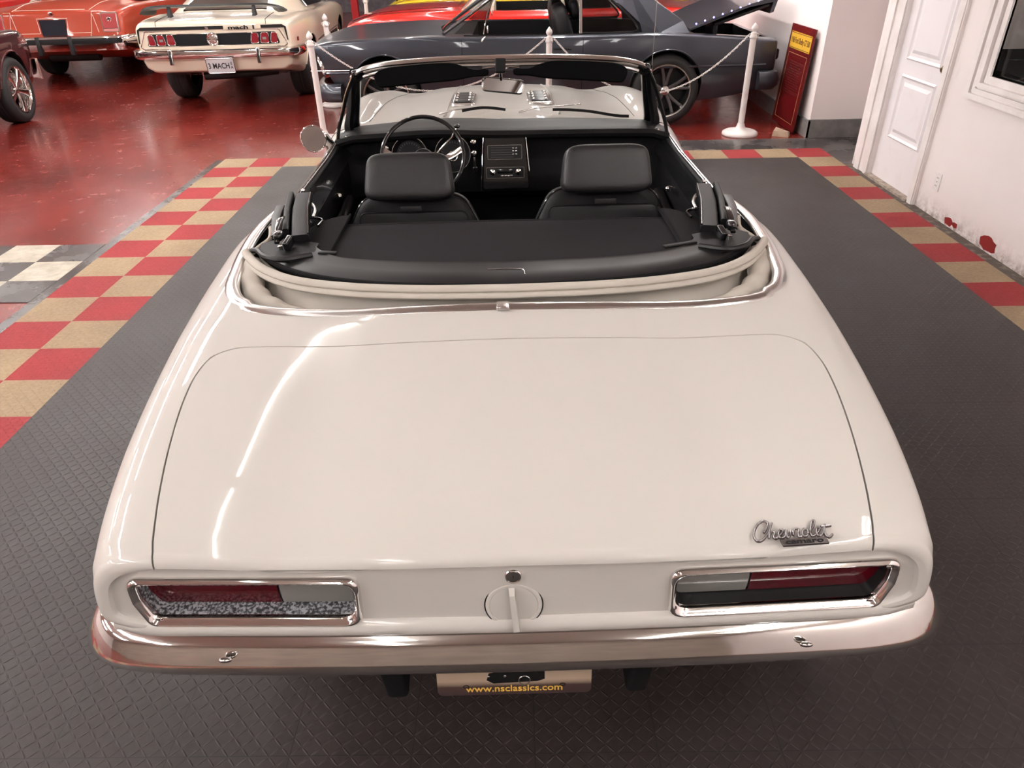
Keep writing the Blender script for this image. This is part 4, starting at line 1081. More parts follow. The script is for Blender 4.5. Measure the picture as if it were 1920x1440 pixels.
post(-2.20, 9.35, 'white plastic chain post standing between the cream coupe and the grey bonnet')
post(-2.35, 12.9, 'farthest white chain post, beside the door of the cream coupe')
def chain(a, b, sag, label, n=None):
    a = Vector(a); b = Vector(b); L = (b-a).length; m = 60
    P = [a.lerp(b, t)-Vector((0, 0, 4*sag*t*(1-t))) for t in [i/m for i in range(m+1)]]
    # arc-length resample
    tot = sum((P[i+1]-P[i]).length for i in range(m)); n = n or int(tot/.021)
    mb = MB(); d = 0; k = 0; acc = 0
    for j in range(n):
        s_ = (j+.5)/n*tot
        while acc+(P[k+1]-P[k]).length < s_ and k < m-1: acc += (P[k+1]-P[k]).length; k += 1
        seg = P[k+1]-P[k]; c = P[k]+seg*((s_-acc)/seg.length); t = seg.normalized()
        side = t.cross(Vector((0, 0, 1))).normalized(); upv = side.cross(t)
        q = (side+upv).normalized() if j % 2 else (side-upv).normalized()
        ring = [c+t*(.0145*math.cos(2*PI*i/8))+q*(.0075*math.sin(2*PI*i/8)) for i in range(8)]
        mb.add(*tube(ring, .0032, 4, closed=True))
    o = mb.build('plastic_chain', PLW); tag(o, label, 'chain', 'white plastic chains between the posts'); return o
hz = .905
chain((PM[0]+.050, PM[1], hz), (PR[0]-.050, PR[1], hz), .50, 'white plastic chain drooping between the middle post and the right post')
chain((PL[0]+.045, PL[1], hz), (PM[0]-.045, PM[1], hz), .44, 'white plastic chain drooping between the headlight post and the middle post')
chain((-2.20+.0, 9.30, hz), (-2.33, 12.9, hz), .45, 'white plastic chain between the two far left posts')

# red sign leaning on the wall
SG = empty('leaning_sign', (2.80, 7.74, 0)); tag(SG, 'tall dark red sign board with a yellow heading leaning against the white wall', 'sign')
ex = Vector((0, -1, 0)); ey = Vector((.055, .0, .93)).normalized()
Ms = plane_M((-.025, 0, .015), ex, ey)
SRED = mat('sign_red', (.10, .004, .005), .3, coat=.3); SYEL = mat('sign_yellow', (.62, .36, .035), .45); SBL = mat('sign_dark', (.05, .004, .004), .4)
MB().add(*box_g(-.33, .33, 0, .93, -.012, 0), M=Ms).build('board', SRED, SG, smooth=False)
MB().add(*box_g(-.285, .285, .715, .865, 0, .003), M=Ms).build('heading_panel', SYEL, SG, smooth=False)
MB().add(*box_g(-.275, .275, .722, .727, .003, .004), M=Ms).add(*box_g(-.275, .275, .853, .858, .003, .004), M=Ms).build('heading_lines', SBL, SG, smooth=False)
text_mesh('heading_text', '1968 Ford Shelby GT 500', .074, SBL, SG, Ms @ TRS((0, .79, .0035)), .0004, sx=.68, bold=.001)
text_lines = MB()
for k in range(14):
    w = .40-.05*((k*7) % 3); text_lines.add(*box_g(-w/2, w/2, .60-k*.022, .606-k*.022, 0, .0012), M=Ms)
text_lines.build('small_print', mat('sign_print', (.065, .010, .010), .5), SG, smooth=False)
e_ = [(-.26, .675), (.26, .675), (.26, .06), (-.26, .06)]
bl = MB()
for i in range(4):
    a, b = e_[i], e_[(i+1) % 4]; bl.add(*tube([Ms @ Vector((a[0], a[1], .001)), Ms @ Vector((b[0], b[1], .001))], .0018, 4))
bl.build('border_line', mat('sign_border', (.45, .20, .10), .5), SG, smooth=False)
bk = MB().add(*loft([[(2.56, 7.36, 0), (2.70, 7.28, 0), (2.745, 7.37, 0), (2.62, 7.50, 0)], [(2.57, 7.37, .045), (2.69, 7.30, .055), (2.735, 7.37, .035), (2.63, 7.48, .06)]])).build('broken_brick', mat('brick_tan', (.42, .31, .22), .9, bump=(40, .8), var=(14, (.30, .2, .14), .4, .7)), smooth=False)
tag(bk, 'small broken tan brick on the floor at the foot of the red sign', 'brick')

# ================================================================ ceiling lights: one row inferred, the others added as fill
def tube_mat(s):
    return mat('lamp_tube', (1, 1, 1), .5, emit=((1.0, .985, .97), s))
TUBE = tube_mat(25.0)
FIX = mat('fixture_white', (.8, .78, .75), .5)
n_ = 0
TUBE2 = mat('fill_tube_bright', (1, 1, 1), .5, emit=((1.0, .985, .97), 75))  # raised output for the left rows added to light the right wall
TUBE3 = mat('fill_tube_strong', (1, 1, 1), .5, emit=((1.0, .985, .97), 110))  # stronger still, added to brighten the bonnet and right wall
TUBE4 = mat('fill_tube_soft', (1, 1, 1), .5, emit=((1.0, .985, .97), 50))  # for the fill fixture added near the right wall
def fixture(x, y, L=2.4, rot=0.0, z=3.3):
    global n_
    o = empty('unseen_ceiling_light', (x, y, z), rot); tag(o, 'long white fluorescent ceiling light, unseen; one row is inferred, the rest are added fill', 'ceiling light', 'fluorescent lights on the ceiling')
    MB().add(*bevel_box(.18, L, .06, .01), M=TRS((0, 0, .06))).build('housing', FIX, o, auto=30)
    for s in ((0,) if x == -1.45 else (-1, 1)): MB().add(*tube([Vector((s*.045, -L/2+.03, 0)), Vector((s*.045, L/2-.03, 0))], .013 if x == -1.45 else .019, 10)).build('lamp_tube', TUBE4 if (x, y) == (1.9, .1) else TUBE3 if y in (8.5, 8.7, 8.9) else TUBE2 if x < -2.5 else TUBE, o)
for x, ys in ((-1.45, (1.2, 3.75, 6.3, 8.9, 12, 15, 18)), (-6.6, (-3, 0, 4, 8, 12, 16, 20)), (-4.3, (-1, 1.7, 4.4, 7.1)), (-9.2, (0, 4, 8)), (-2.9, (5.3,)), (2.3, (-2.4,)), (1.9, (.1, 8.7)), (6.5, (10, 14)), (0.6, (8.5, 11.5, 15, 19)), (-3.9, (10.4, 13.4))):  # first row inferred from its streak on the boot lid, others added fill
    for y in ys: fixture(x, y)
fixture(WX+.55, 3.6, 1.2, 0, 2.7)  # lamp added to brighten the pale wall behind the window pane
for x in (-4.5, -1.2, 1.6):
    fixture(x, -3.6); fixture(x+.3, -1.3)  # added behind the camera to fill the tail and right wall
wd = bpy.data.worlds.new('world'); wd.use_nodes = True; SC.world = wd
wd.node_tree.nodes['Background'].inputs[0].default_value = (.9, .85, .82, 1); wd.node_tree.nodes['Background'].inputs[1].default_value = .0
SC.view_settings.view_transform = 'Standard'; SC.view_settings.look = 'None'; SC.view_settings.gamma = 1; SC.view_settings.use_curve_mapping = False
SC.view_settings.exposure = 0.0
# ================================================================ the other cars
def car_root(name, loc, deg, label):
    r = empty(name, loc, math.radians(deg)); tag(r, label, 'car'); return r
def mk_body(parent, T, paint, wheels, nm='body', wr=.36, nose_r=.05, tail_r=.04, groove=True, liner=BLACK_M):
    zc, zt, w, zb = (pchip(T[k]) for k in ('zc', 'zt', 'w', 'zb'))
    L = T['L']
    def hs(y):
        a, b, c, d = zc(y), zt(y), w(y), zb(y)
        s_ = T.get('sh', .09)
        pts = [(0, a), (.3, a-.002), (c-.34, a*.6+b*.4), (c-.2, b), (c-s_, b-.002), (c-s_*.45, b-.018), (c-.012, b-.06), (c, b-.15), (c-.004, b-.26), (c-.03, max(.46, d+.06)), (c-.07, max(.34, d+.03)), (c-.10, d+.008)]
        q = catmull([(x, z, 0) for x, z in pts], 3)
        return [(p.x, p.y) for p in q]+[(c-.15, d), (0, d)]
    def ring(y, yy, sx=1, sz=1, z0=.6):
        h = hs(y); pts = h+[(-x, z) for x, z in reversed(h[1:-1])]
        sh = T['shift'](yy) if 'shift' in T else None
        out = []
        for x, z in pts:
            X = x*sx; Z = z0+(z-z0)*sz; Y = yy
            f = max(0, 1-yy/.5); g = max(0, 1-(L-yy)/.6)
            Y += f*(T.get('tail', lambda x, z: 0)(X, Z))+g*(T.get('nose', lambda x, z: 0)(X, Z))
            out.append((X, Y, Z))
        return out
    R = [ring(0, .0, .3, .3), ring(0, 0, .8, .75)]
    for k in range(5):
        th = PI/2*k/4; i_ = tail_r*(1-math.sin(th)); R.append(ring(0, tail_r*(1-math.cos(th)), 1-i_/.8, 1-i_/.3))
    y = .08
    while y < L-.08: R.append(ring(y, y)); y += .08
    for k in range(5):
        th = PI/2*k/4; i_ = nose_r*(1-math.cos(th)); R.append(ring(L, L-nose_r+nose_r*math.sin(th), 1-i_/.8, 1-i_/.3))
    R.append(ring(L, L, .3, .3))
    o = MB().add(*loft(R)).build(nm, [paint], parent)
    ops = list(T.get('cuts', []))
    for yy in wheels:
        Mw_ = TRS((0, yy, wr-.01), (0, PI/2, 0))
        for a, b in ((-1.2, -.58), (.58, 1.2)):
            v, f = lathe([(wr, a), (wr, b)], 40); ops.append((([tuple(Mw_ @ Vector(p)) for p in v], f), 'DIFFERENCE', liner))
    boolean(o, ops)
    o.data.polygons.foreach_set('use_smooth', [True]*len(o.data.polygons)); o.data.set_sharp_from_angle(angle=math.radians(32))
    return o, (lambda x, y: hs_z(hs, x, y)), hs
def hs_z(hs, x, y):
    s = hs(y); x = abs(x)
    for i in range(len(s)-1):
        if s[i][0] <= x <= s[i+1][0]:
            t = (x-s[i][0])/max(s[i+1][0]-s[i][0], 1e-9); return s[i][1]*(1-t)+s[i+1][1]*t
    return s[0][1]
def side_x(hs, y, z):
    s = hs(y); best = s[-3][0]
    for i in range(len(s)-1, 0, -1):
        a, b = s[i], s[i-1]
        if a[1] <= z <= b[1] and b[1] > a[1]: t = (z-a[1])/(b[1]-a[1]); return a[0]*(1-t)+b[0]*t
    return best
def spokes_wheel(parent, x, y, s, r, w, rimr, kind, steer=0.0):
    Wt, rr, h = wheel(parent, x, y, r, w, '', s, rimr=rimr, steer=steer)
    MB().add(*lathe([(rr+.004, h*.90), (rr+.002, h*.98), (rr-.010, h*.96), (rr-.018, h*.80), (rr-.028, h*.35)], 48, cap=False)).build('wheel_rim', CHROME if kind != 'grey' else CHROME_D, Wt, auto=50)
    MB().add(*lathe([(rr-.028, h*.35), (rr-.03, h*.2), (rr-.035, -h*.5), (.02, -h*.52)], 48, cap=False)).build('rim_barrel', CHROME if kind == 'five' else BLACK_S, Wt, auto=50)
    mb = MB(); n = {'grey': 10, 'five': 5, 'steel': 12}[kind]
    for k in range(n):
        a = 2*PI*k/n
        if kind == 'grey':
            a2 = 2*PI*(k//2)/5+(-.17 if k % 2 else .17)
            P = [Vector((.04*math.cos(a2*1.0), .04*math.sin(a2), h*.35)), Vector((rr*.55*math.cos(a2), rr*.55*math.sin(a2), h*.42)), Vector(((rr-.02)*math.cos(a2+(-.06 if k % 2 else .06)), (rr-.02)*math.sin(a2+(-.06 if k % 2 else .06)), h*.55))]
            mb.add(*sweep(P, rrect(.030, .03, .006, 2), up=(0, 0, 1)))
        elif kind == 'five':
            P = [Vector((.03*math.cos(a), .03*math.sin(a), h*.6)), Vector((rr*.5*math.cos(a), rr*.5*math.sin(a), h*.75)), Vector(((rr-.012)*math.cos(a), (rr-.012)*math.sin(a), h*.7))]
            mb.add(*sweep(P, rrect(.065, .03, .012, 3), up=(0, 0, 1), scale=[.7, .8, 1.35]))
        else:
            P = [Vector((.06*math.cos(a), .06*math.sin(a), h*.5)), Vector(((rr-.03)*math.cos(a), (rr-.03)*math.sin(a), h*.6))]
            mb.add(*sweep(P, rrect(.03, .012, .004, 2), up=(0, 0, 1)))
    mb.build('wheel_spokes', CHROME if kind == 'five' else (mat('rim_grey', (.11, .105, .105), .35, .7) if 'rim_grey' not in bpy.data.materials else bpy.data.materials['rim_grey']), Wt, auto=40)
    MB().add(*lathe([(.052, h*.2), (.050, h*.62), (.035, h*.72), (0, h*.74)], 24)).build('hub_cap', CHROME_D, Wt, auto=50)
    MB().add(*lathe([(r*.5, -h*.4), (r*.5, -h*.3), (0, -h*.3)], 24)).build('brake_disc', CHROME_D if kind != 'grey' else BLACK_S, Wt, auto=50)
    return Wt
for s, yy in WHEELS: spokes_wheel(CAR, s*.765, yy, s, .325, .20, .19, 'five')
def bumper_bar(parent, half, sec, mt, nm='bumper', smooth_n=5):
    P = mirror_path([Vector(p) for p in catmull(half, smooth_n)])
    return MB().add(*sweep(P, sec, up=(0, 0, 1))).build(nm, mt, parent, auto=45)

# ---------------------------------------------------------------- cream fastback
CREAM = mat('cream_paint', (.74, .645, .51), .3, coat=1.0, coat_r=.03)
MC = car_root('fastback_coupe', (-3.47, 9.13, 0), 4.0, 'cream fastback coupe seen from behind with a black rear spoiler and a black tail panel')
TM = dict(L=4.75, zc=[(0, .985), (.35, 1.015), (.7, 1.03), (1.1, 1.03), (3.2, 1.0), (3.5, .98), (4.4, .90), (4.75, .80)], zt=[(0, .975), (.35, .995), (.8, 1.0), (1.4, .97), (2.4, .93), (3.4, .93), (4.3, .87), (4.75, .78)],
          w=[(0, .875), (.3, .90), (.9, .935), (1.3, .945), (2.2, .925), (3.6, .93), (4.4, .90), (4.75, .82)], zb=[(0, .44), (.5, .36), (1, .28), (4.75, .28)], tail=lambda x, z: .035*x*x+(.9-z)*-.06 if z > .6 else .035*x*x-.018+(.6-z)*.25, sh=.10)
mbody, mz, mhs = mk_body(MC, TM, CREAM, (1.05, 3.82), 'body_shell', wr=.365)
def mt_(x, z, d=0.0): return Vector((x, (.035*x*x+(.9-z)*-.06 if z > .6 else .035*x*x-.018)-d, z))
def clip_x(poly, xa, xb):
    for c, sg in ((xa, 1), (xb, -1)):
        out = []
        for i in range(len(poly)):
            p, q = poly[i-1], poly[i]; dp = (p[0]-c)*sg; dq = (q[0]-c)*sg
            if (dp >= 0) != (dq >= 0): t = dp/(dp-dq); out.append((c, p[1]+(q[1]-p[1])*t))
            if dq >= 0: out.append(q)
        poly = out
        if len(poly) < 3: return []
    return poly
def tpoly(pts, d0, d1, nm, mt, parent=MC, rad=.02, smooth=False, more=()):
    mb = MB()
    for pp in (pts,)+tuple(more):
        p = round_poly(pp, rad, 4) if rad else pp; xs = [a[0] for a in p]; x0, x1 = min(xs), max(xs); N_ = max(1, int((x1-x0)/.09))
        for k in range(N_):
            q = clip_x(p, x0+(x1-x0)*k/N_, x0+(x1-x0)*(k+1)/N_); n = len(q)
            if n < 3: continue
            v = [tuple(mt_(x, z, d0)) for x, z in q]+[tuple(mt_(x, z, d1)) for x, z in q]
            f = [(i, (i+1) % n, (i+1) % n+n, i+n) for i in range(n)]+[tuple(reversed(range(n))), tuple(range(n, 2*n))]
            mb.add(v, f)
    return mb.build(nm, mt, parent, smooth=smooth)
def tline(pts, r, mt, nm, closed=True, rad=.02, d=.006, parent=MC):
    p = round_poly(pts, rad, 4) if closed else pts
    return MB().add(*tube([mt_(x, z, d) for x, z in p], r, 6, closed=closed)).build(nm, mt, parent)
NET = mat('black_honeycomb', (.012, .012, .013), .7, spec=.1, bump=(240, 1.0))
DECAL = mat('black_decal', (.016, .014, .014), .5, spec=.15)
tp = [(-.735, .865), (.735, .865), (.80, .735), (.77, .715), (-.77, .715), (-.80, .735)]
tpoly([(-.76, .875), (.76, .875), (.835, .72), (.80, .70), (-.80, .70), (-.835, .72)], -.01, .004, 'tail_panel', CREAM)
tline([(-.76, .880), (.76, .880), (.838, .72), (.80, .697), (-.80, .697), (-.838, .72)], .006, CHROME, 'tail_panel_moulding')
tpoly([(-.46, .848), (.46, .848), (.44, .728), (-.44, .728)], 0, .008, 'honeycomb_panel', NET)
for s in (-1, 1):
    lens_ = tpoly([(s*.715, .855), (s*.45, .855), (s*.41, .728), (s*.755, .728)], 0, .010, 'tail_light', BLACK_S)
    for a, b in ((.425, .520), (.535, .635), (.650, .735)):
        m_ = RED_LENS if 'bright_red_lens' not in bpy.data.materials else bpy.data.materials['bright_red_lens']
        tpoly([(s*(a+.022), .845), (s*(b-.004), .845), (s*b, .738), (s*a, .738)], .008, .020, 'red_lens', mat('bright_red_lens', (.20, .006, .012), .2, coat=.6) if 'bright_red_lens' not in bpy.data.materials else bpy.data.materials['bright_red_lens'], lens_)
        tline([(s*(a+.022), .845), (s*(b-.004), .845), (s*b, .738), (s*a, .738)], .004, CHROME, 'lens_trim', parent=lens_, d=.018)
    tpoly([(s*.565, .80), (s*.605, .80), (s*.605, .775), (s*.565, .775)], .018, .024, 'reverse_lens', CLEAR_LENS, lens_, rad=.004)
tline([(-.40, .852), (.40, .852)], .004, CHROME, 'panel_trim', closed=False); tline([(-.40, .724), (.40, .724)], .004, CHROME, 'panel_trim', closed=False)
MB().add(*lathe([(.072, 0), (.072, .02), (.060, .035), (.045, .03), (.04, .045), (0, .048)], 32), M=plane_M(mt_(0, .79, .008), (1, 0, 0), (0, 0, 1))).build('filler_cap', CHROME, MC, auto=40)
# black stripe with lettering
tpoly([(-.80, .925), (.80, .925), (.84, .90), (.82, .892), (-.82, .892), (-.84, .90)], .000, .008, 'black_stripe', DECAL, rad=0, more=([(.82, .90), (.842, .90), (.85, .76), (.84, .76)], [(-.82, .90), (-.842, .90), (-.85, .76), (-.84, .76)]))
tpoly([(.14, .927), (.56, .927), (.56, .886), (.14, .886)], .006, .010, 'stripe_gap', CREAM, rad=.0)
text_mesh('mach_lettering', 'mach 1', .054, DECAL, MC, plane_M(mt_(.35, .905, .0165), (1, .0245, 0), (0, 0, 1)), .0004, sx=2.0, bold=.002)
MB().add(*lathe([(.020, 0), (.020, .008), (0, .01)], 20), M=plane_M(mt_(-.05, .905, .006), (1, 0, 0), (0, 0, 1))).build('boot_lock', CHROME, MC)
# bumper
bs = [(-.02, -.050), (.020, -.052), (.045, -.035), (.052, .0), (.045, .035), (.020, .05), (-.02, .05)]
bumper_bar(MC, [(0, -.025, .640), (.4, -.02, .640), (.75, .0, .640), (.87, .035, .640), (.935, .13, .640), (.94, .30, .640)], bs, CHROME, 'rear_bumper')
for s in (-1, 1):
    MB().add(*bevel_box(.045, .05, .17, .012), M=TRS((s*.50, -.07, .615), (-.15, 0, 0))).build('bumper_guard', CHROME, MC, auto=40)
    MB().add(*bevel_box(.022, .02, .15, .006), M=TRS((s*.50, -.099, .615), (-.15, 0, 0))).build('guard_pad', BLACK_S, MC, auto=40)
MPL = MB().add(*prism(rrect(.31, .155, .015), 0, .004), M=plane_M((.04, -.065, .515), (1, 0, 0), (0, -.15, 1))).build('licence_plate', mat('plate_white_grey', (.55, .54, .55), .4), MC, smooth=False)
text_mesh('plate_text', '3 MACH', .085, BLACK_S, MPL, plane_M((.04, -.065, .515), (1, 0, 0), (0, -.15, 1)) @ TRS((-.02, -.005, .0048)), .0004, sx=.80, bold=.0015)
text_mesh('plate_text_small', 'E\nA', .042, BLACK_S, MPL, plane_M((.04, -.065, .515), (1, 0, 0), (0, -.15, 1)) @ TRS((.127, .0, .0048)), .0004, sx=.9, bold=.001)
MB().add(*tube([plane_M((.04, -.066, .515), (1, 0, 0), (0, -.15, 1)) @ Vector((a, b, .004)) for a, b in rrect(.318, .163, .018)], .005, 6, closed=True)).build('plate_frame', CHROME_D, MPL)
# spoiler
sp = mirror_path(catmull([(0, .18, 1.118), (.35, .182, 1.118), (.64, .19, 1.112), (.73, .215, 1.09), (.80, .28, 1.04)], 5))
MB().add(*sweep(sp, [(-.11, -.008), (-.10, .006), (.0, .014), (.055, .016), (.062, -.004), (.0, -.010)], up=(0, .12, 1))).build('rear_spoiler', BLACK_S, MC, auto=40)
for s in (-1, 1): MB().add(*loft([[(s*.48-.02, .12, 1.01), (s*.48+.02, .12, 1.01), (s*.48+.02, .22, 1.015), (s*.48-.02, .22, 1.015)], [(s*.48-.012, .15, 1.12), (s*.48+.012, .15, 1.12), (s*.48+.012, .20, 1.12), (s*.48-.012, .20, 1.12)]])).build('spoiler_stand', BLACK_S, MC, smooth=False)
# seams of the boot lid and quarter
for s in (-1, 1):
    P = [Vector((s*.62, .03+.5*k/8, mz(.62, .03+.5*k/8)+.001)) for k in range(9)]
    MB().add(*tube([mt_(s*.62, .93, .001)]+P, .003, 5)).build('boot_seam', BLACK_M, MC)
# fastback roof with rear window and side windows
def roof(parent, outline_lo, outline_hi, paint, nm='roof', zmid=None, crown=.03):
    """outline: list of (x,y,z) half (x>=0) from rear centre to front centre, low and high"""
    lo = mirror_loop(outline_lo); hi = mirror_loop(outline_hi)
    cx = sum(p[1] for p in hi)/len(hi)
    mid = [(a[0]*.5+b[0]*.5+(b[0]-a[0])*.03, a[1]*.5+b[1]*.5, a[2]*.5+b[2]*.5+.01) for a, b in zip(lo, hi)]
    top1 = [(p[0]*.93, cx+(p[1]-cx)*.93, p[2]+crown*.5) for p in hi]; top2 = [(p[0]*.5, cx+(p[1]-cx)*.5, p[2]+crown) for p in hi]
    return MB().add(*loft([lo, mid, hi, top1, top2])).build(nm, paint, parent, auto=40)
def mirror_loop(h): return [tuple(p) for p in h]+[(-p[0], p[1], p[2]) for p in reversed(h[1:-1])]
roof(MC, [(0, .66, 1.02), (.45, .66, 1.02), (.62, .70, 1.01), (.78, 1.3, .97), (.82, 2.2, .93), (.78, 2.95, .95), (.45, 3.25, .98), (0, 3.35, .99)],
     [(0, 1.75, 1.27), (.40, 1.75, 1.27), (.52, 1.80, 1.265), (.56, 2.0, 1.27), (.56, 2.25, 1.27), (.54, 2.45, 1.26), (.35, 2.52, 1.26), (0, 2.54, 1.26)], CREAM)
gv = [(-.50, .72, 1.035), (.50, .72, 1.035), (.40, 1.70, 1.272), (-.40, 1.70, 1.272)]
MB().add([(x, y, z+.012) for x, y, z in gv]+[(x, y, z-.01) for x, y, z in gv], [(0, 1, 2, 3), (7, 6, 5, 4), (0, 4, 5, 1), (1, 5, 6, 2), (2, 6, 7, 3), (3, 7, 4, 0)]).build('rear_window', BLACK_G, MC, smooth=False)
for s in (-1, 1):
    gv = [(s*.795, 1.75, .985), (s*.815, 2.9, .96), (s*.60, 2.42, 1.245), (s*.605, 1.85, 1.25)]
    MB().add(gv+[(x+s*.012, y, z+.008) for x, y, z in gv], [(0, 1, 2, 3), (7, 6, 5, 4), (0, 4, 5, 1), (1, 5, 6, 2), (2, 6, 7, 3), (3, 7, 4, 0)]).build('side_window', BLACK_G, MC, smooth=False)
    MB().add(*sweep([Vector((s*(side_x(mhs, y, .52)+.002), y, .52)) for y in (1.5, 2.0, 2.6, 3.2, 3.42)], rrect(.008, .11, .003, 2), up=(0, 0, 1))).build('sill_stripe', DECAL, MC)
    MB().add(*sweep([Vector((s*(side_x(mhs, y, .60)+.004), y, .60)) for y in (1.5, 2.0, 2.6, 3.2, 3.42)], rrect(.012, .016, .004, 2), up=(0, 0, 1))).build('side_moulding', CHROME, MC)
    MB().add(*bevel_box(.012, .07, .045, .004), M=TRS((s*(side_x(mhs, .33, .74)), .33, .74))).build('side_marker', bpy.data.materials['bright_red_lens'], MC)
    MB().add(*bevel_box(.05, .09, .06, .02), M=TRS((s*.93, 2.75, 1.02))).build('door_mirror', CHROME, MC)
    # wheel arch lip
    P = [Vector((s*(side_x(mhs, 1.05+.372*math.cos(a), .355+.372*math.sin(a))+.004), 1.05+.372*math.cos(a), .355+.372*math.sin(a))) for a in [math.radians(8+164*k/20) for k in range(21)]]
    MB().add(*tube(P, .010, 6)).build('arch_lip', CREAM, MC)
for s in (-1, 1):
    spokes_wheel(MC, s*.775, 1.05, s, .345, .27, .20, 'five'); spokes_wheel(MC, s*.775, 3.82, s, .33, .22, .20, 'five')
MB().add(*tube([Vector((-.28, .3, .36)), Vector((.25, .3, .37)), Vector((.55, .5, .37))], .05, 12)).build('silencer', BLACK_S, MC)
MB().add(*tube([Vector((-.75, 1.05, .33)), Vector((.75, 1.05, .33))], .05, 12)).build('rear_axle', BLACK_M, MC)
MB().add(*pillow(.3, .35, .28, 2.4), M=TRS((0, 1.05, .35))).build('differential', BLACK_M, MC)

# ---------------------------------------------------------------- orange saloon
ORANGE = mat('orange_red_paint', (.32, .040, .018), .35, spec=.2, coat=.45, coat_r=.03)
OC = car_root('orange_coupe', (-6.42, 11.15, 0), 4.0, 'orange-red coupe with a cream vinyl roof and square tail lights, left of the cream fastback')
TO = dict(L=5.3, zc=[(0, .98), (.5, 1.05), (1.1, 1.07), (3.8, 1.05), (5.0, .98), (5.3, .85)], zt=[(0, .95), (.5, 1.0), (1.2, 1.0), (2.6, .97), (4.8, .95), (5.3, .82)], w=[(0, .95), (.4, .985), (1.2, 1.0), (2.6, .98), (4.6, .98), (5.3, .88)],
          zb=[(0, .50), (.5, .34), (1, .26), (5.3, .3)], tail=lambda x, z: .03*x*x+(.95-z)*-.22, sh=.08)
obody, oz, ohs = mk_body(OC, TO, ORANGE, (1.28, 4.25), 'body_shell', wr=.37)
def ot_(x, z, d=0.0): return Vector((x, .03*x*x+(.95-z)*-.22-d, z))
def opoly(pts, d0, d1, nm, mt, parent=OC, rad=.01):
    p = round_poly(pts, rad, 3); n = len(p)
    v = [tuple(ot_(x, z, d0)) for x, z in p]+[tuple(ot_(x, z, d1)) for x, z in p]
    f = [(i, (i+1) % n, (i+1) % n+n, i+n) for i in range(n)]+[tuple(reversed(range(n))), tuple(range(n, 2*n))]
    return MB().add(v, f).build(nm, mt, parent, smooth=False)
def oline(pts, r=.004, mt=CHROME, nm='pinstripe', closed=False, parent=OC, d=.004, rad=.03):
    p = round_poly(pts, rad, 4) if closed else pts
    return MB().add(*tube([ot_(x, z, d) for x, z in p], r, 5, closed=closed)).build(nm, mt, parent)
PIN = mat('cream_pinstripe', (.75, .60, .50), .4)
for s in (-1, 1):
    q = [(s*.66, .945), (s*.885, .945), (s*.885, .70), (s*.66, .70)]
    tl = opoly(q, 0, .012, 'tail_light', CHROME)
    q2 = [(s*.675, .93), (s*.87, .93), (s*.87, .745), (s*.675, .745)]
    opoly(q2, .012, .020, 'red_lens', mat('ribbed_red_lens', (.28, .010, .012), .3, coat=.4, bump=(60, .5)) if 'ribbed_red_lens' not in bpy.data.materials else bpy.data.materials['ribbed_red_lens'], tl)
    MB().add(*lathe([(.036, 0), (.036, .006), (.028, .010), (.022, .006), (0, .010)], 20), M=plane_M(ot_(s*.775, .855, .020), (1, 0, 0), (0, -.2, 1))).build('lens_emblem', CHROME, tl)
    opoly([(s*.675, .735), (s*.87, .735), (s*.87, .708), (s*.675, .708)], .012, .018, 'lower_lens', mat('pink_lens', (.45, .14, .13), .3) if 'pink_lens' not in bpy.data.materials else bpy.data.materials['pink_lens'], tl)
    oline([(s*.64, .96), (s*.55, .96), (s*.50, .70), (s*.48, .66)], .0035, PIN)
    oline([(s*.60, .70), (s*.56, .90), (s*.545, .93)], .0035, PIN)
    MB().add(*bevel_box(.055, .07, .24, .012), M=TRS((s*.22, -.145, .545), (-.1, 0, 0))).build('bumper_guard', BLACK_S, OC, auto=40)
    MB().add(*bevel_box(.14, .01, .045, .004), M=TRS((s*.60, -.130, .50), (-.1, 0, 0))).build('reflector', mat('reflector_grey', (.4, .3, .28), .3) if 'reflector_grey' not in bpy.data.materials else bpy.data.materials['reflector_grey'], OC, auto=40)
    P = [Vector((s*(.52-.0*k), .02+.9*k/8, oz(.52, .02+.9*k/8)+.001)) for k in range(9)]
    MB().add(*tube(P, .004, 5)).build('boot_seam', PIN, OC)
oline([(-.47, .985), (.47, .985)], .004, PIN); oline([(-.50, .70), (-.20, .70)], .0035, PIN); oline([(.20, .70), (.50, .70)], .0035, PIN)
oline([(-.19, .70), (-.205, .88), (.205, .88), (.19, .70)], .005, PIN, 'plate_surround')
opoly([(-.18, .865), (.18, .865), (.165, .67), (-.165, .67)], -.01, .010, 'licence_plate', mat('blank_plate', (.012, .012, .018), .6, spec=.12, bump=(50, .5)))
MB().add(*lathe([(.034, 0), (.034, .008), (.02, .014), (0, .014)], 20), M=plane_M(ot_(.0, .935, .003), (1, 0, 0), (0, -.2, 1))).build('boot_lock', CHROME, OC)
bo = [(-.03, -.10), (.045, -.10), (.06, -.02), (.06, .06), (.04, .085), (-.03, .09)]
bumper_bar(OC, [(0, -.095, .575), (.5, -.09, .575), (.85, -.06, .575), (.97, .03, .575), (1.02, .18, .575), (1.03, .5, .575)], bo, CHROME, 'rear_bumper')
bumper_bar(OC, [(0, -.158, .60), (.5, -.153, .60), (.86, -.122, .60), (.985, .0, .60)], [(-.004, -.035), (.006, -.035), (.010, 0), (.006, .035), (-.004, .035)], BLACK_S, 'bumper_strip')
VINYL = mat('cream_vinyl', (.66, .58, .46), .6, bump=(300, .4))
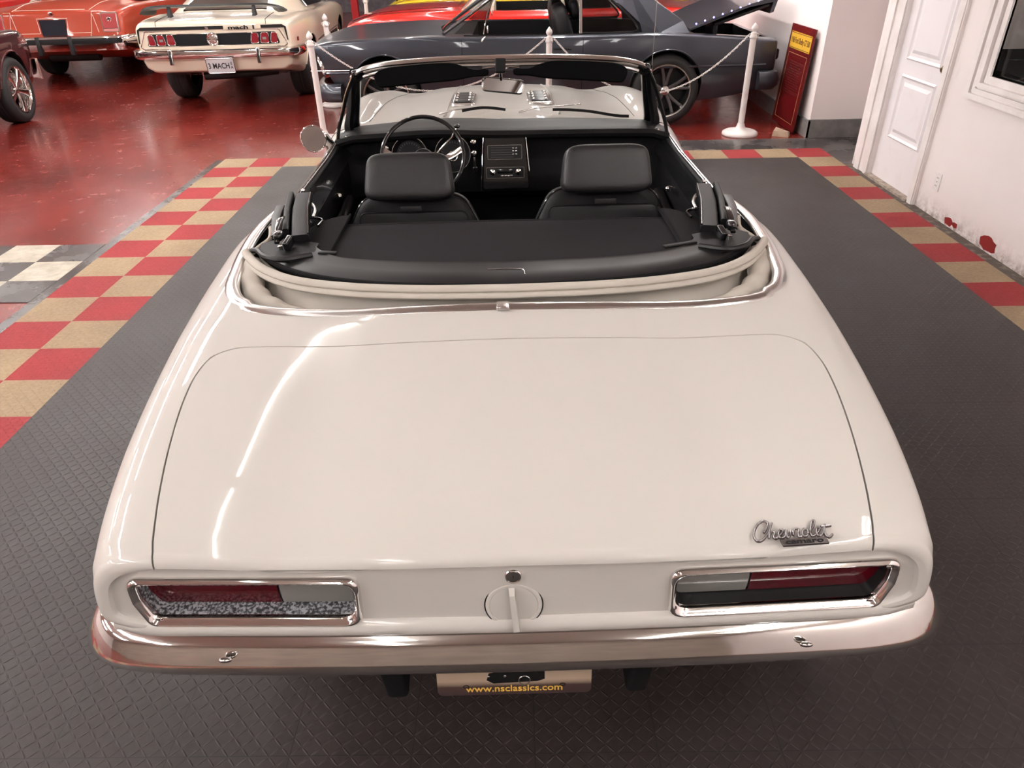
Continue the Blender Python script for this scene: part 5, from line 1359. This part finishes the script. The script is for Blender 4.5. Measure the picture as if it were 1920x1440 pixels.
roof(OC, [(0, .98, 1.075), (.55, .98, 1.075), (.82, 1.15, 1.02), (.88, 1.8, .985), (.88, 2.6, .97), (.80, 3.4, 1.0), (.45, 3.7, 1.04), (0, 3.8, 1.05)],
     [(0, 1.55, 1.34), (.50, 1.55, 1.34), (.62, 1.62, 1.33), (.64, 1.9, 1.34), (.64, 2.4, 1.34), (.60, 2.8, 1.33), (.40, 2.95, 1.33), (0, 2.98, 1.33)], VINYL)
gv = [(-.60, 1.03, 1.115), (.60, 1.03, 1.115), (.50, 1.47, 1.31), (-.50, 1.47, 1.31)]
MB().add([(x, y-.02, z+.02) for x, y, z in gv]+[(x, y, z-.02) for x, y, z in gv], [(0, 1, 2, 3), (7, 6, 5, 4), (0, 4, 5, 1), (1, 5, 6, 2), (2, 6, 7, 3), (3, 7, 4, 0)]).build('rear_window', BLACK_G, OC, smooth=False)
for s in (-1, 1):
    gv = [(s*.875, 1.9, 1.02), (s*.875, 3.2, 1.0), (s*.67, 2.75, 1.30), (s*.68, 1.95, 1.31)]
    MB().add(gv+[(x+s*.012, y, z+.008) for x, y, z in gv], [(0, 1, 2, 3), (7, 6, 5, 4), (0, 4, 5, 1), (1, 5, 6, 2), (2, 6, 7, 3), (3, 7, 4, 0)]).build('side_window', BLACK_G, OC, smooth=False)
    spokes_wheel(OC, s*.79, 1.28, s, .345, .22, .20, 'steel'); spokes_wheel(OC, s*.79, 4.25, s, .345, .22, .20, 'steel')
MB().add(*tube([Vector((-.35, .35, .36)), Vector((.35, .35, .36))], .07, 12)).build('silencer', BLACK_S, OC)

# ---------------------------------------------------------------- dark maroon car at the left edge
MAROON = mat('maroon_paint', (.045, .008, .010), .2, coat=1.0, coat_r=.02)
LC = car_root('maroon_car', (-6.02, 4.78, 0), 8.0, 'dark maroon car with a chrome five-spoke wheel at the left edge')
TL = dict(L=4.75, zc=[(0, .88), (1, .95), (3.4, .98), (4.2, .96), (4.75, .84)], zt=[(0, .86), (1, .92), (3.4, .94), (4.3, .93), (4.75, .82)], w=[(0, .85), (.6, .92), (3.8, .935), (4.4, .90), (4.75, .80)], zb=[(0, .34), (.6, .28), (4.2, .28), (4.75, .36)], nose=lambda x, z: -.08*x*x+(z-.6)*.10, sh=.08)
lb_, lz, lhs = mk_body(LC, TL, MAROON, (1.0, 3.87), 'body_shell', wr=.375)
bumper_bar(LC, [(0, 4.80, .47), (.4, 4.78, .47), (.72, 4.73, .47), (.85, 4.64, .47), (.89, 4.55, .47)], [(-.012, -.11), (.012, -.11), (.018, 0), (.012, .11), (-.012, .11)], CHROME, 'front_bumper')
for s in (-1, 1):
    spokes_wheel(LC, s*.80, 3.87, s, .348, .24, .245, 'five'); spokes_wheel(LC, s*.80, 1.0, s, .348, .24, .245, 'five')
    P = [Vector((s*(side_x(lhs, 3.87+.385*math.cos(a), .365+.385*math.sin(a))+.003), 3.87+.385*math.cos(a), .365+.385*math.sin(a))) for a in [math.radians(8+164*k/20) for k in range(21)]]
    MB().add(*tube(P, .012, 6)).build('arch_lip', MAROON, LC)
    MB().add(*lathe([(.09, 0), (.085, .02), (.06, .03), (0, .035)], 24), M=plane_M((s*.62, 4.70, .68), (-1, 0, 0), (0, 0, 1))).build('headlight', CLEAR_LENS, LC)
roof(LC, [(0, 1.0, .94), (.6, 1.0, .94), (.82, 1.3, .92), (.84, 2.0, .93), (.84, 2.6, .94), (.76, 3.1, .95), (.4, 3.3, .97), (0, 3.36, .98)], [(0, 1.6, 1.28), (.45, 1.6, 1.28), (.56, 1.68, 1.27), (.58, 1.9, 1.28), (.58, 2.2, 1.28), (.54, 2.5, 1.27), (.35, 2.6, 1.27), (0, 2.62, 1.27)], MAROON)
for s in (-1, 1):
    gv = [(s*.835, 1.6, .965), (s*.835, 2.9, .965), (s*.60, 2.48, 1.24), (s*.61, 1.75, 1.25)]
    MB().add(gv+[(x+s*.012, y, z+.008) for x, y, z in gv], [(0, 1, 2, 3), (7, 6, 5, 4), (0, 4, 5, 1), (1, 5, 6, 2), (2, 6, 7, 3), (3, 7, 4, 0)]).build('side_window', BLACK_G, LC, smooth=False)

# ---------------------------------------------------------------- grey coupe across the back
GREYP = mat('grey_metallic_paint', (.040, .043, .054), .34, .5, spec=.3, coat=.55, coat_r=.03)
GC = car_root('grey_coupe', (2.70, 8.80, 0), 90.0, 'dark grey two-door coupe parked across behind the chain with its boot open')
TG = dict(L=4.80, zc=[(0, .80), (.9, .86), (1.2, .88), (3.3, .90), (3.6, .905), (4.4, .878), (4.70, .855), (4.80, .835)], zt=[(0, .805), (.8, .86), (1.3, .885), (2.2, .88), (3.2, .885), (3.6, .900), (4.3, .880), (4.65, .858), (4.80, .835)],
          w=[(0, .84), (.4, .88), (1.1, .905), (2.2, .90), (3.9, .90), (4.5, .895), (4.80, .885)], zb=[(0, .34), (.5, .25), (1.0, .21), (4.2, .22), (4.8, .32)], nose=lambda x, z: -.10*x*x+min(0, z-.8)*.5, tail=lambda x, z: .02*x*x, sh=.05)
co_ = [(0, 1.25), (.55, 1.28), (.70, 1.5), (.76, 1.9), (.78, 2.6), (.76, 3.1), (.66, 3.42), (0, 3.5)]
co2 = co_+[(-x, y) for x, y in reversed(co_[1:-1])]
tk = [(-.66, .10), (.66, .10), (.68, .85), (-.68, .85)]
TG['cuts'] = [(prism(co2, .32, 1.3), 'DIFFERENCE', BLACK_M), (prism(tk, .45, 1.3), 'DIFFERENCE', BLACK_M)]
gb_, gz, ghs = mk_body(GC, TG, GREYP, (1.13, 4.03), 'body_shell', wr=.37, nose_r=.018)
def gside(y, z, d=.002, s=-1): return Vector((s*(side_x(ghs, y, z)+d), y, z))
for s in (-1, 1):
    spokes_wheel(GC, s*.79, 1.13, s, .345, .24, .255, 'grey'); spokes_wheel(GC, s*.79, 4.03, s, .335, .22, .24, 'grey')
    for yd in (2.0, 3.22):
        MB().add(*tube([gside(yd, .26+.60*k/16, .0008, s) for k in range(17)], .0028, 5)).build('door_gap', BLACK_M, GC)
    MB().add(*tube([gside(.12+4.5*k/40, .575, -.002, s) for k in range(41)], .012, 6)).build('body_crease', GREYP, GC)
    MB().add(*sweep([gside(2.12, .765, .018, s), gside(2.18, .77, .026, s), gside(2.30, .765, .014, s)], rrect(.014, .022, .005, 2), up=(0, 0, 1))).build('door_handle', BLACK_G, GC)
    # wheel arch lips
    for yy, a0 in ((1.13, 0), (4.03, 0)):
        P = [gside(yy+.378*math.cos(a), .36+.378*math.sin(a), .003, s) for a in [math.radians(6+168*k/22) for k in range(23)]]
        MB().add(*tube(P, .008, 6)).build('arch_lip', GREYP, GC)
    # belt moulding
    MB().add(*tube([Vector((s*.80, 1.45+1.75*k/16, gz(.80, 1.45+1.75*k/16)+.004)) for k in range(17)], .006, 6)).build('belt_moulding', BLACK_G, GC)
    # windshield pillar, quarter pillar
    MB().add(*sweep(catmull([(s*.74, 3.42, .90), (s*.66, 3.05, 1.13), (s*.56, 2.74, 1.32)], 4), rrect(.05, .035, .012, 3), up=(0, .6, 1))).build('windshield_pillar', GREYP, GC)
    MB().add(*tube(catmull([(s*.755, 3.40, .915), (s*.68, 3.03, 1.14), (s*.585, 2.74, 1.325)], 4), .009, 8)).build('pillar_moulding', CHROME, GC)
    # solid rear quarter of the roof
    q = [(.80, .92, .875), (.80, 1.22, .885), (.78, 1.40, .89), (.745, 1.42, .97), (.70, 1.60, 1.12), (.62, 1.82, 1.27), (.56, 1.95, 1.33), (.55, 1.55, 1.33), (.60, 1.25, 1.16), (.70, .98, .98)]
    v = [(s*x, y, z) for x, y, z in q]+[(s*(x-.05), y, z-.01) for x, y, z in q]; n = len(q)
    f = [tuple(range(n)), tuple(reversed(range(n, 2*n)))]+[(i, (i+1) % n, (i+1) % n+n, i+n) for i in range(n)]
    MB().add(v, f).build('roof_quarter', GREYP, GC, smooth=False)
    # quarter window frame with a rounded point
    wf = catmull([(s*.795, 2.02, .895), (s*.79, 1.60, .895), (s*.775, 1.44, .915), (s*.735, 1.55, 1.05), (s*.66, 1.80, 1.24), (s*.60, 1.95, 1.31)], 5)
    MB().add(*tube(wf, .011, 6)).build('quarter_window_frame', BLACK_G, GC)
    MB().add([tuple(p) for p in wf]+[(s*.60, 1.99, 1.31)], [tuple(range(len(wf)+1))]).build('quarter_window', GLASS_T, GC, smooth=False)
    MB().add(*sweep([Vector((s*.80, 2.02, .89)), Vector((s*.72, 2.02, 1.10)), Vector((s*.59, 2.02, 1.32))], rrect(.02, .03, .005, 2), up=(0, 1, 0))).build('window_divider', CHROME_D, GC)
    MB().add(*tube([Vector((s*.80, 3.0, .90)), Vector((s*.74, 2.96, 1.08)), Vector((s*.66, 2.90, 1.20))], .007, 6)).build('vent_window_post', CHROME, GC)
    MB().add([(s*.80, 3.0, .90), (s*.78, 3.30, .905), (s*.66, 2.95, 1.19), (s*.66, 2.90, 1.20)], [(0, 1, 2, 3)]).build('vent_window', GLASS_T, GC, smooth=False)
    MB().add(*tube([Vector((s*.93, 3.02, .845)), Vector((s*.90, 3.0, .875)), Vector((s*.86, 2.98, .885))], .009, 6)).add(*pillow(.05, .022, .07, 2.5), M=TRS((s*.92, 2.955, .955))).build('door_mirror', CHROME, GC)
    # headlight set in the fender tip and the bumper end
    MB().add(*lathe([(.098, -.06), (.108, -.03), (.112, .02), (.106, .040), (.094, .044), (.085, .020), (.05, .034), (0, .038)], 32), M=plane_M((s*.745, 4.665, .625), (-1, s*.22, 0), (0, .25, 1))).build('headlight', CHROME, GC, auto=50)
    tlx = MB().add(*bevel_box(.30, .03, .10, .01), M=TRS((s*.62, -.005, .66))).build('tail_light', BLACK_S, GC); MB().add(*bevel_box(.27, .01, .08, .006), M=TRS((s*.62, -.024, .66))).build('red_lens', RED_LENS, tlx)
    MB().add(*tube([gside(4.78-.4*k/6, .60, .0, s) for k in range(7)], .006, 6)).build('fender_moulding', CHROME_D, GC)
MB().add(*bevel_box(.90, .02, .17, .008), M=TRS((0, 4.70, .60))).build('front_grille', BLACK_S, GC)
gbp = [(-.03, -.085), (.02, -.085), (.05, -.05), (.055, .0), (.03, .075), (.0, .09), (-.03, .09)]
P = mirror_path(catmull([(0, 4.78, .385), (.5, 4.76, .385), (.78, 4.71, .385), (.89, 4.64, .385), (.915, 4.48, .385)], 4))
MB().add(*sweep(list(reversed(P)), gbp, up=(0, 0, 1))).build('front_bumper', GREYP, GC, auto=45)
P = mirror_path(catmull([(0, -.03, .43), (.5, -.025, .43), (.80, .0, .43), (.89, .06, .43), (.91, .20, .43)], 4))
MB().add(*sweep(P, gbp, up=(0, 0, 1))).build('rear_bumper', GREYP, GC, auto=45)
# roof skin, rear glass, windshield glass
rf = [(0, 1.50, 1.345), (.45, 1.50, 1.340), (.55, 1.55, 1.33), (.575, 2.1, 1.335), (.565, 2.66, 1.325), (.45, 2.72, 1.335), (0, 2.76, 1.345)]
lo = mirror_loop(rf); MB().add(*loft([[(x, y, z-.03) for x, y, z in lo], lo, [(x*.9, 2.1+(y-2.1)*.93, z+.02) for x, y, z in lo], [(x*.4, 2.1+(y-2.1)*.5, z+.04) for x, y, z in lo]])).build('roof', GREYP, GC, auto=40)
def gl(p, q, r, s, nm):
    MB().add(*grid(lambda u, v: tuple((Vector(p)*(1-u)+Vector(q)*u)*(1-v)+(Vector(s)*(1-u)+Vector(r)*u)*v+Vector((0, (.05 if 'wind' in nm else -.03)*math.sin(PI*u), .012*math.sin(PI*v)))), 16, 8)).build(nm, GLASS_T if 'rear' in nm else GLASS, GC)
gl((-.70, 3.42, .905), (.70, 3.42, .905), (.54, 2.75, 1.33), (-.54, 2.75, 1.33), 'windshield_glass'); gl((-.66, 1.0, .90), (.66, 1.0, .90), (.52, 1.52, 1.33), (-.52, 1.52, 1.33), 'rear_glass')
for s in (-1, 1): MB().add(*tube([Vector((s*.70, .96, .895)), Vector((s*.60, 1.30, 1.19)), Vector((s*.54, 1.52, 1.335))], .012, 8)).build('rear_window_moulding', CHROME_D, GC)
# cabin
for s in (-1, 1):
    v_, f_ = pillow(.54, .20, .74, 3.4); MB().add(v_, f_, M=TRS((s*.37, 2.15, .78), (-.25, 0, 0))).build('seat', BLACK_V, GC)
    MB().add(*pillow(.50, .5, .16, 4), M=TRS((s*.37, 2.42, .46))).build('seat', BLACK_V, GC)
    MB().add(*pillow(.26, .10, .20, 3), M=TRS((s*.37, 2.06, 1.08), (-.2, 0, 0))).build('headrest', BLACK_V, GC)
MB().add(*box_g(-.75, .75, 3.12, 3.45, .6, .88)).build('dashboard', BLACK_V, GC, smooth=False)
# open boot lid with small blue lamps
ang = math.radians(18)
def bl_(x, d, h=0): return (x, .90-d*math.cos(ang)-h*math.sin(ang), .885+d*math.sin(ang)+h*math.cos(ang)+.02)
rows = []
for x in [-.72+1.44*i/16 for i in range(17)]:
    rows.append([bl_(x, 0), bl_(x, .25, .02+.02*(1-(x/.72)**2)), bl_(x, .6, .03+.025*(1-(x/.72)**2)), bl_(x, .84, .015), bl_(x, .90, -.03), bl_(x, .91, -.15), bl_(x, .87, -.15), bl_(x, .86, -.04), bl_(x, .6, .0), bl_(x, .25, -.01), bl_(x, .0, -.02)])
lidm = MB().add(*loft(rows, closed=True)).build('open_boot_lid', GREYP, GC, auto=35)
MB().add(*[ (lambda vf: vf)(bevel_box(1.36, .56, .03, .01))][0], M=TRS((0, .38, 1.02), (-ang, 0, 0))).build('lid_lining', BLACK_S, lidm)
LED = mat('blue_led', (.2, .2, 1), .5, emit=((.25, .22, 1.0), 14))
for k in range(9):
    c = bl_(-.72, .05+.09*k, .03); MB().add(*pillow(.016, .016, .016, 2, 10, 6), M=TRS((c[0]+.01, c[1], c[2]))).build('led_lamp', LED, lidm)
MB().add(*bevel_box(.34, .05, .17, .02), M=TRS((-.45, .62, .86), (0, 0, .0))).build('boot_speaker_box', BLACK_S, GC)
MB().add(*tube([Vector((-.60, .585, .942)), Vector((-.30, .585, .942)), Vector((-.285, .585, .80))], .006, 6)).build('box_trim', CHROME_D, GC)

# ---------------------------------------------------------------- red convertible behind it
REDP = mat('bright_red_paint', (.62, .014, .008), .25, coat=1.0, coat_r=.03)
RC = car_root('red_convertible', (2.75, 11.28, 0), 90.0, 'bright red open car with pale seats, parked behind the grey coupe')
TR_ = dict(L=5.0, zc=[(0, .87), (1.0, .94), (3.0, .93), (3.6, .965), (4.5, .92), (5.0, .80)], zt=[(0, .87), (1.0, .93), (2.8, .92), (3.5, .935), (4.5, .90), (5.0, .78)], w=[(0, .86), (.8, .93), (4.3, .93), (5.0, .82)], zb=[(0, .36), (.8, .28), (4.4, .28), (5.0, .36)], nose=lambda x, z: -.08*x*x, sh=.10)
oc = [(0, 1.05), (.70, 1.10), (.78, 1.5), (.80, 2.6), (.76, 3.2), (0, 3.35)]; TR_['cuts'] = [(prism(oc+[(-x, y) for x, y in reversed(oc[1:-1])], .4, 1.4), 'DIFFERENCE', BLACK_M)]
rb_, rz_, rhs = mk_body(RC, TR_, REDP, (1.05, 4.0), 'body_shell', wr=.37)
BEIGE = mat('beige_vinyl', (.50, .45, .36), .5)
for s in (-1, 1):
    MB().add(*pillow(.56, .20, .55, 4), M=TRS((s*.38, 1.95, .90), (-.25, 0, 0))).build('seat_back', BEIGE, RC); spokes_wheel(RC, s*.80, 1.05, s, .34, .22, .21, 'steel'); spokes_wheel(RC, s*.80, 4.0, s, .34, .22, .21, 'steel')
    MB().add(*tube(catmull([(s*.78, 3.42, .92), (s*.70, 3.12, 1.22), (s*.62, 2.95, 1.36)], 4), .016, 8)).build('windshield_pillar', CHROME, RC)
MB().add(*pillow(1.45, .22, .55, 5), M=TRS((0, 1.22, .88), (-.25, 0, 0))).build('rear_seat', BEIGE, RC)
MB().add(*box_g(-.78, .78, 3.0, 3.36, .6, .97)).build('dashboard', BEIGE, RC, smooth=False)
gl2 = MB().add(*grid(lambda u, v: ((-.76+1.52*u)*(1-.2*v), 3.44-.48*v+.05*math.sin(PI*u), .98+.38*v), 12, 6)).build('windshield_glass', GLASS, RC)
MB().add(*tube([Vector((-.62, 2.95, 1.36)), Vector((0, 3.0, 1.37)), Vector((.62, 2.95, 1.36))], .014, 8)).build('header_rail', CHROME, RC)
for s in (-1, 1):
    P = [Vector((s*.60, 3.6+1.3*k/12, rz_(.60, 3.6+1.3*k/12)+.001)) for k in range(13)]; MB().add(*tube(P, .004, 5)).build('bonnet_seam', BLACK_M, RC)

# ---------------------------------------------------------------- yellow car farther back
YP = mat('yellow_paint', (.72, .48, .02), .25, coat=1.0, coat_r=.03)
YC = car_root('yellow_car', (2.7, 13.32, 0), 90.0, 'yellow car with black bonnet stripes, farthest back behind the red car')
TY_ = dict(L=4.8, zc=[(0, .92), (1.0, .98), (3.0, .98), (3.5, 1.03), (4.4, .97), (4.8, .80)], zt=[(0, .90), (1.0, .96), (2.8, .95), (3.5, .97), (4.4, .92), (4.8, .78)], w=[(0, .86), (.8, .93), (4.2, .93), (4.8, .80)], zb=[(0, .36), (.8, .28), (4.4, .28), (4.8, .36)], nose=lambda x, z: -.1*x*x, sh=.10)
yb_, yz_, yhs = mk_body(YC, TY_, YP, (1.0, 3.85), 'body_shell', wr=.37)
for s in (-1, 1):
    def ys(u, v, s=s): x = s*(.22+.22*v+.1*u); y = 3.6+.95*u; return (x, y, yz_(x, y)+.003)
    MB().add(*slab_sheet(ys, 12, 4, .002)).build('bonnet_stripe', DECAL, YC); spokes_wheel(YC, s*.80, 1.0, s, .34, .22, .21, 'steel'); spokes_wheel(YC, s*.80, 3.85, s, .34, .22, .21, 'steel')
roof(YC, [(0, .9, .99), (.6, .9, .99), (.82, 1.2, .96), (.84, 1.9, .95), (.84, 2.6, .95), (.76, 3.2, .98), (.4, 3.4, 1.02), (0, 3.46, 1.03)], [(0, 1.5, 1.30), (.45, 1.5, 1.30), (.56, 1.58, 1.29), (.58, 1.9, 1.30), (.58, 2.2, 1.30), (.54, 2.5, 1.29), (.35, 2.6, 1.29), (0, 2.62, 1.29)], BLACK_G)

# ---------------------------------------------------------------- striped car at the far left, dark car between
FC = car_root('striped_car', (-9.60, 11.9, 0), 6.0, 'red, white and black striped car at the far left behind the maroon car')
TF = dict(L=4.7, zc=[(0, .98), (1.0, 1.02), (3.5, 1.0), (4.7, .82)], zt=[(0, .96), (1.0, 1.0), (3.5, .97), (4.7, .80)], w=[(0, .90), (.8, .95), (4.2, .93), (4.7, .82)], zb=[(0, .40), (.8, .30), (4.7, .36)], sh=.10)
fb_, fz_, fhs = mk_body(FC, TF, REDP, (1.0, 3.8), 'body_shell', wr=.37)
WS_ = mat('white_stripe', (.75, .72, .72), .3)
for s in (-1, 1):
    for z, h, m_ in ((.80, .10, DECAL), (.66, .12, WS_), (.52, .08, DECAL)):
        MB().add(*sweep([Vector((s*(side_x(fhs, .06+4.3*k/20, z)+.003), .06+4.3*k/20, z)) for k in range(21)], rrect(.004, h, .001, 1), up=(0, 0, 1))).build('side_stripe', m_, FC, smooth=False)
    spokes_wheel(FC, s*.80, 1.0, s, .34, .22, .21, 'steel'); spokes_wheel(FC, s*.80, 3.8, s, .34, .22, .21, 'steel')
for x0, x1, m_ in ((-.90, -.5, DECAL), (-.5, .5, WS_), (.5, .90, DECAL)):
    MB().add(*bevel_box(x1-x0, .01, .16, .003), M=TRS(((x0+x1)/2, -.006, .76))).build('tail_stripe', m_, FC)
roof(FC, [(0, .8, 1.02), (.6, .8, 1.02), (.82, 1.1, 1.0), (.84, 1.9, .98), (.84, 2.6, .97), (.76, 3.1, .99), (.4, 3.3, 1.0), (0, 3.36, 1.0)], [(0, 1.5, 1.30), (.45, 1.5, 1.30), (.56, 1.58, 1.29), (.58, 1.9, 1.30), (.58, 2.2, 1.30), (.54, 2.5, 1.29), (.35, 2.6, 1.29), (0, 2.62, 1.29)], REDP)
BC = car_root('black_car', (-8.35, 17.4, 0), 4.0, 'black car with a round orange lamp, between the orange coupe and the cream fastback')
BLKP = mat('black_car_paint', (.012, .012, .014), .2, coat=1.0, coat_r=.02)
TB = dict(L=4.7, zc=[(0, .98), (1.0, 1.02), (3.5, 1.0), (4.7, .82)], zt=[(0, .96), (1.0, 1.0), (3.5, .97), (4.7, .80)], w=[(0, .90), (.8, .95), (4.2, .93), (4.7, .82)], zb=[(0, .40), (.8, .30), (4.7, .36)], sh=.10)
mk_body(BC, TB, BLKP, (1.0, 3.8), 'body_shell', wr=.37)
for s in (-1, 1):
    spokes_wheel(BC, s*.80, 1.0, s, .34, .22, .21, 'steel'); spokes_wheel(BC, s*.80, 3.8, s, .34, .22, .21, 'steel')
    MB().add(*lathe([(.085, 0), (.085, .02), (.07, .03), (0, .04)], 24), M=plane_M((s*.72, -.001, .80), (1, 0, 0), (0, 0, 1))).build('round_lamp', mat('orange_lens', (.6, .12, .05), .2, coat=.5) if 'orange_lens' not in bpy.data.materials else bpy.data.materials['orange_lens'], BC)
roof(BC, [(0, .8, 1.02), (.6, .8, 1.02), (.82, 1.1, 1.0), (.84, 1.9, .98), (.84, 2.6, .97), (.76, 3.1, .99), (.4, 3.3, 1.0), (0, 3.36, 1.0)], [(0, 1.5, 1.30), (.45, 1.5, 1.30), (.56, 1.58, 1.29), (.58, 1.9, 1.30), (.58, 2.2, 1.30), (.54, 2.5, 1.29), (.35, 2.6, 1.29), (0, 2.62, 1.29)], BLKP)
# red steel post and grey corrugated wall far behind
tag(MB().add(*bevel_box(.14, .14, 3.4, .01), M=TRS((-3.25, 16.6, 1.7))).build('steel_post', mat('post_red', (.35, .012, .015), .5)), 'red steel roof post standing far behind the cream fastback', 'post')
st(MB().add(*box_g(-9, 4, 22.9, 23.0, 0, 3.4)).build('wall_grey', mat('grey_corrugated', (.10, .09, .10), .6, var=(8, (.17, .16, .17), .35, .7)), smooth=False))
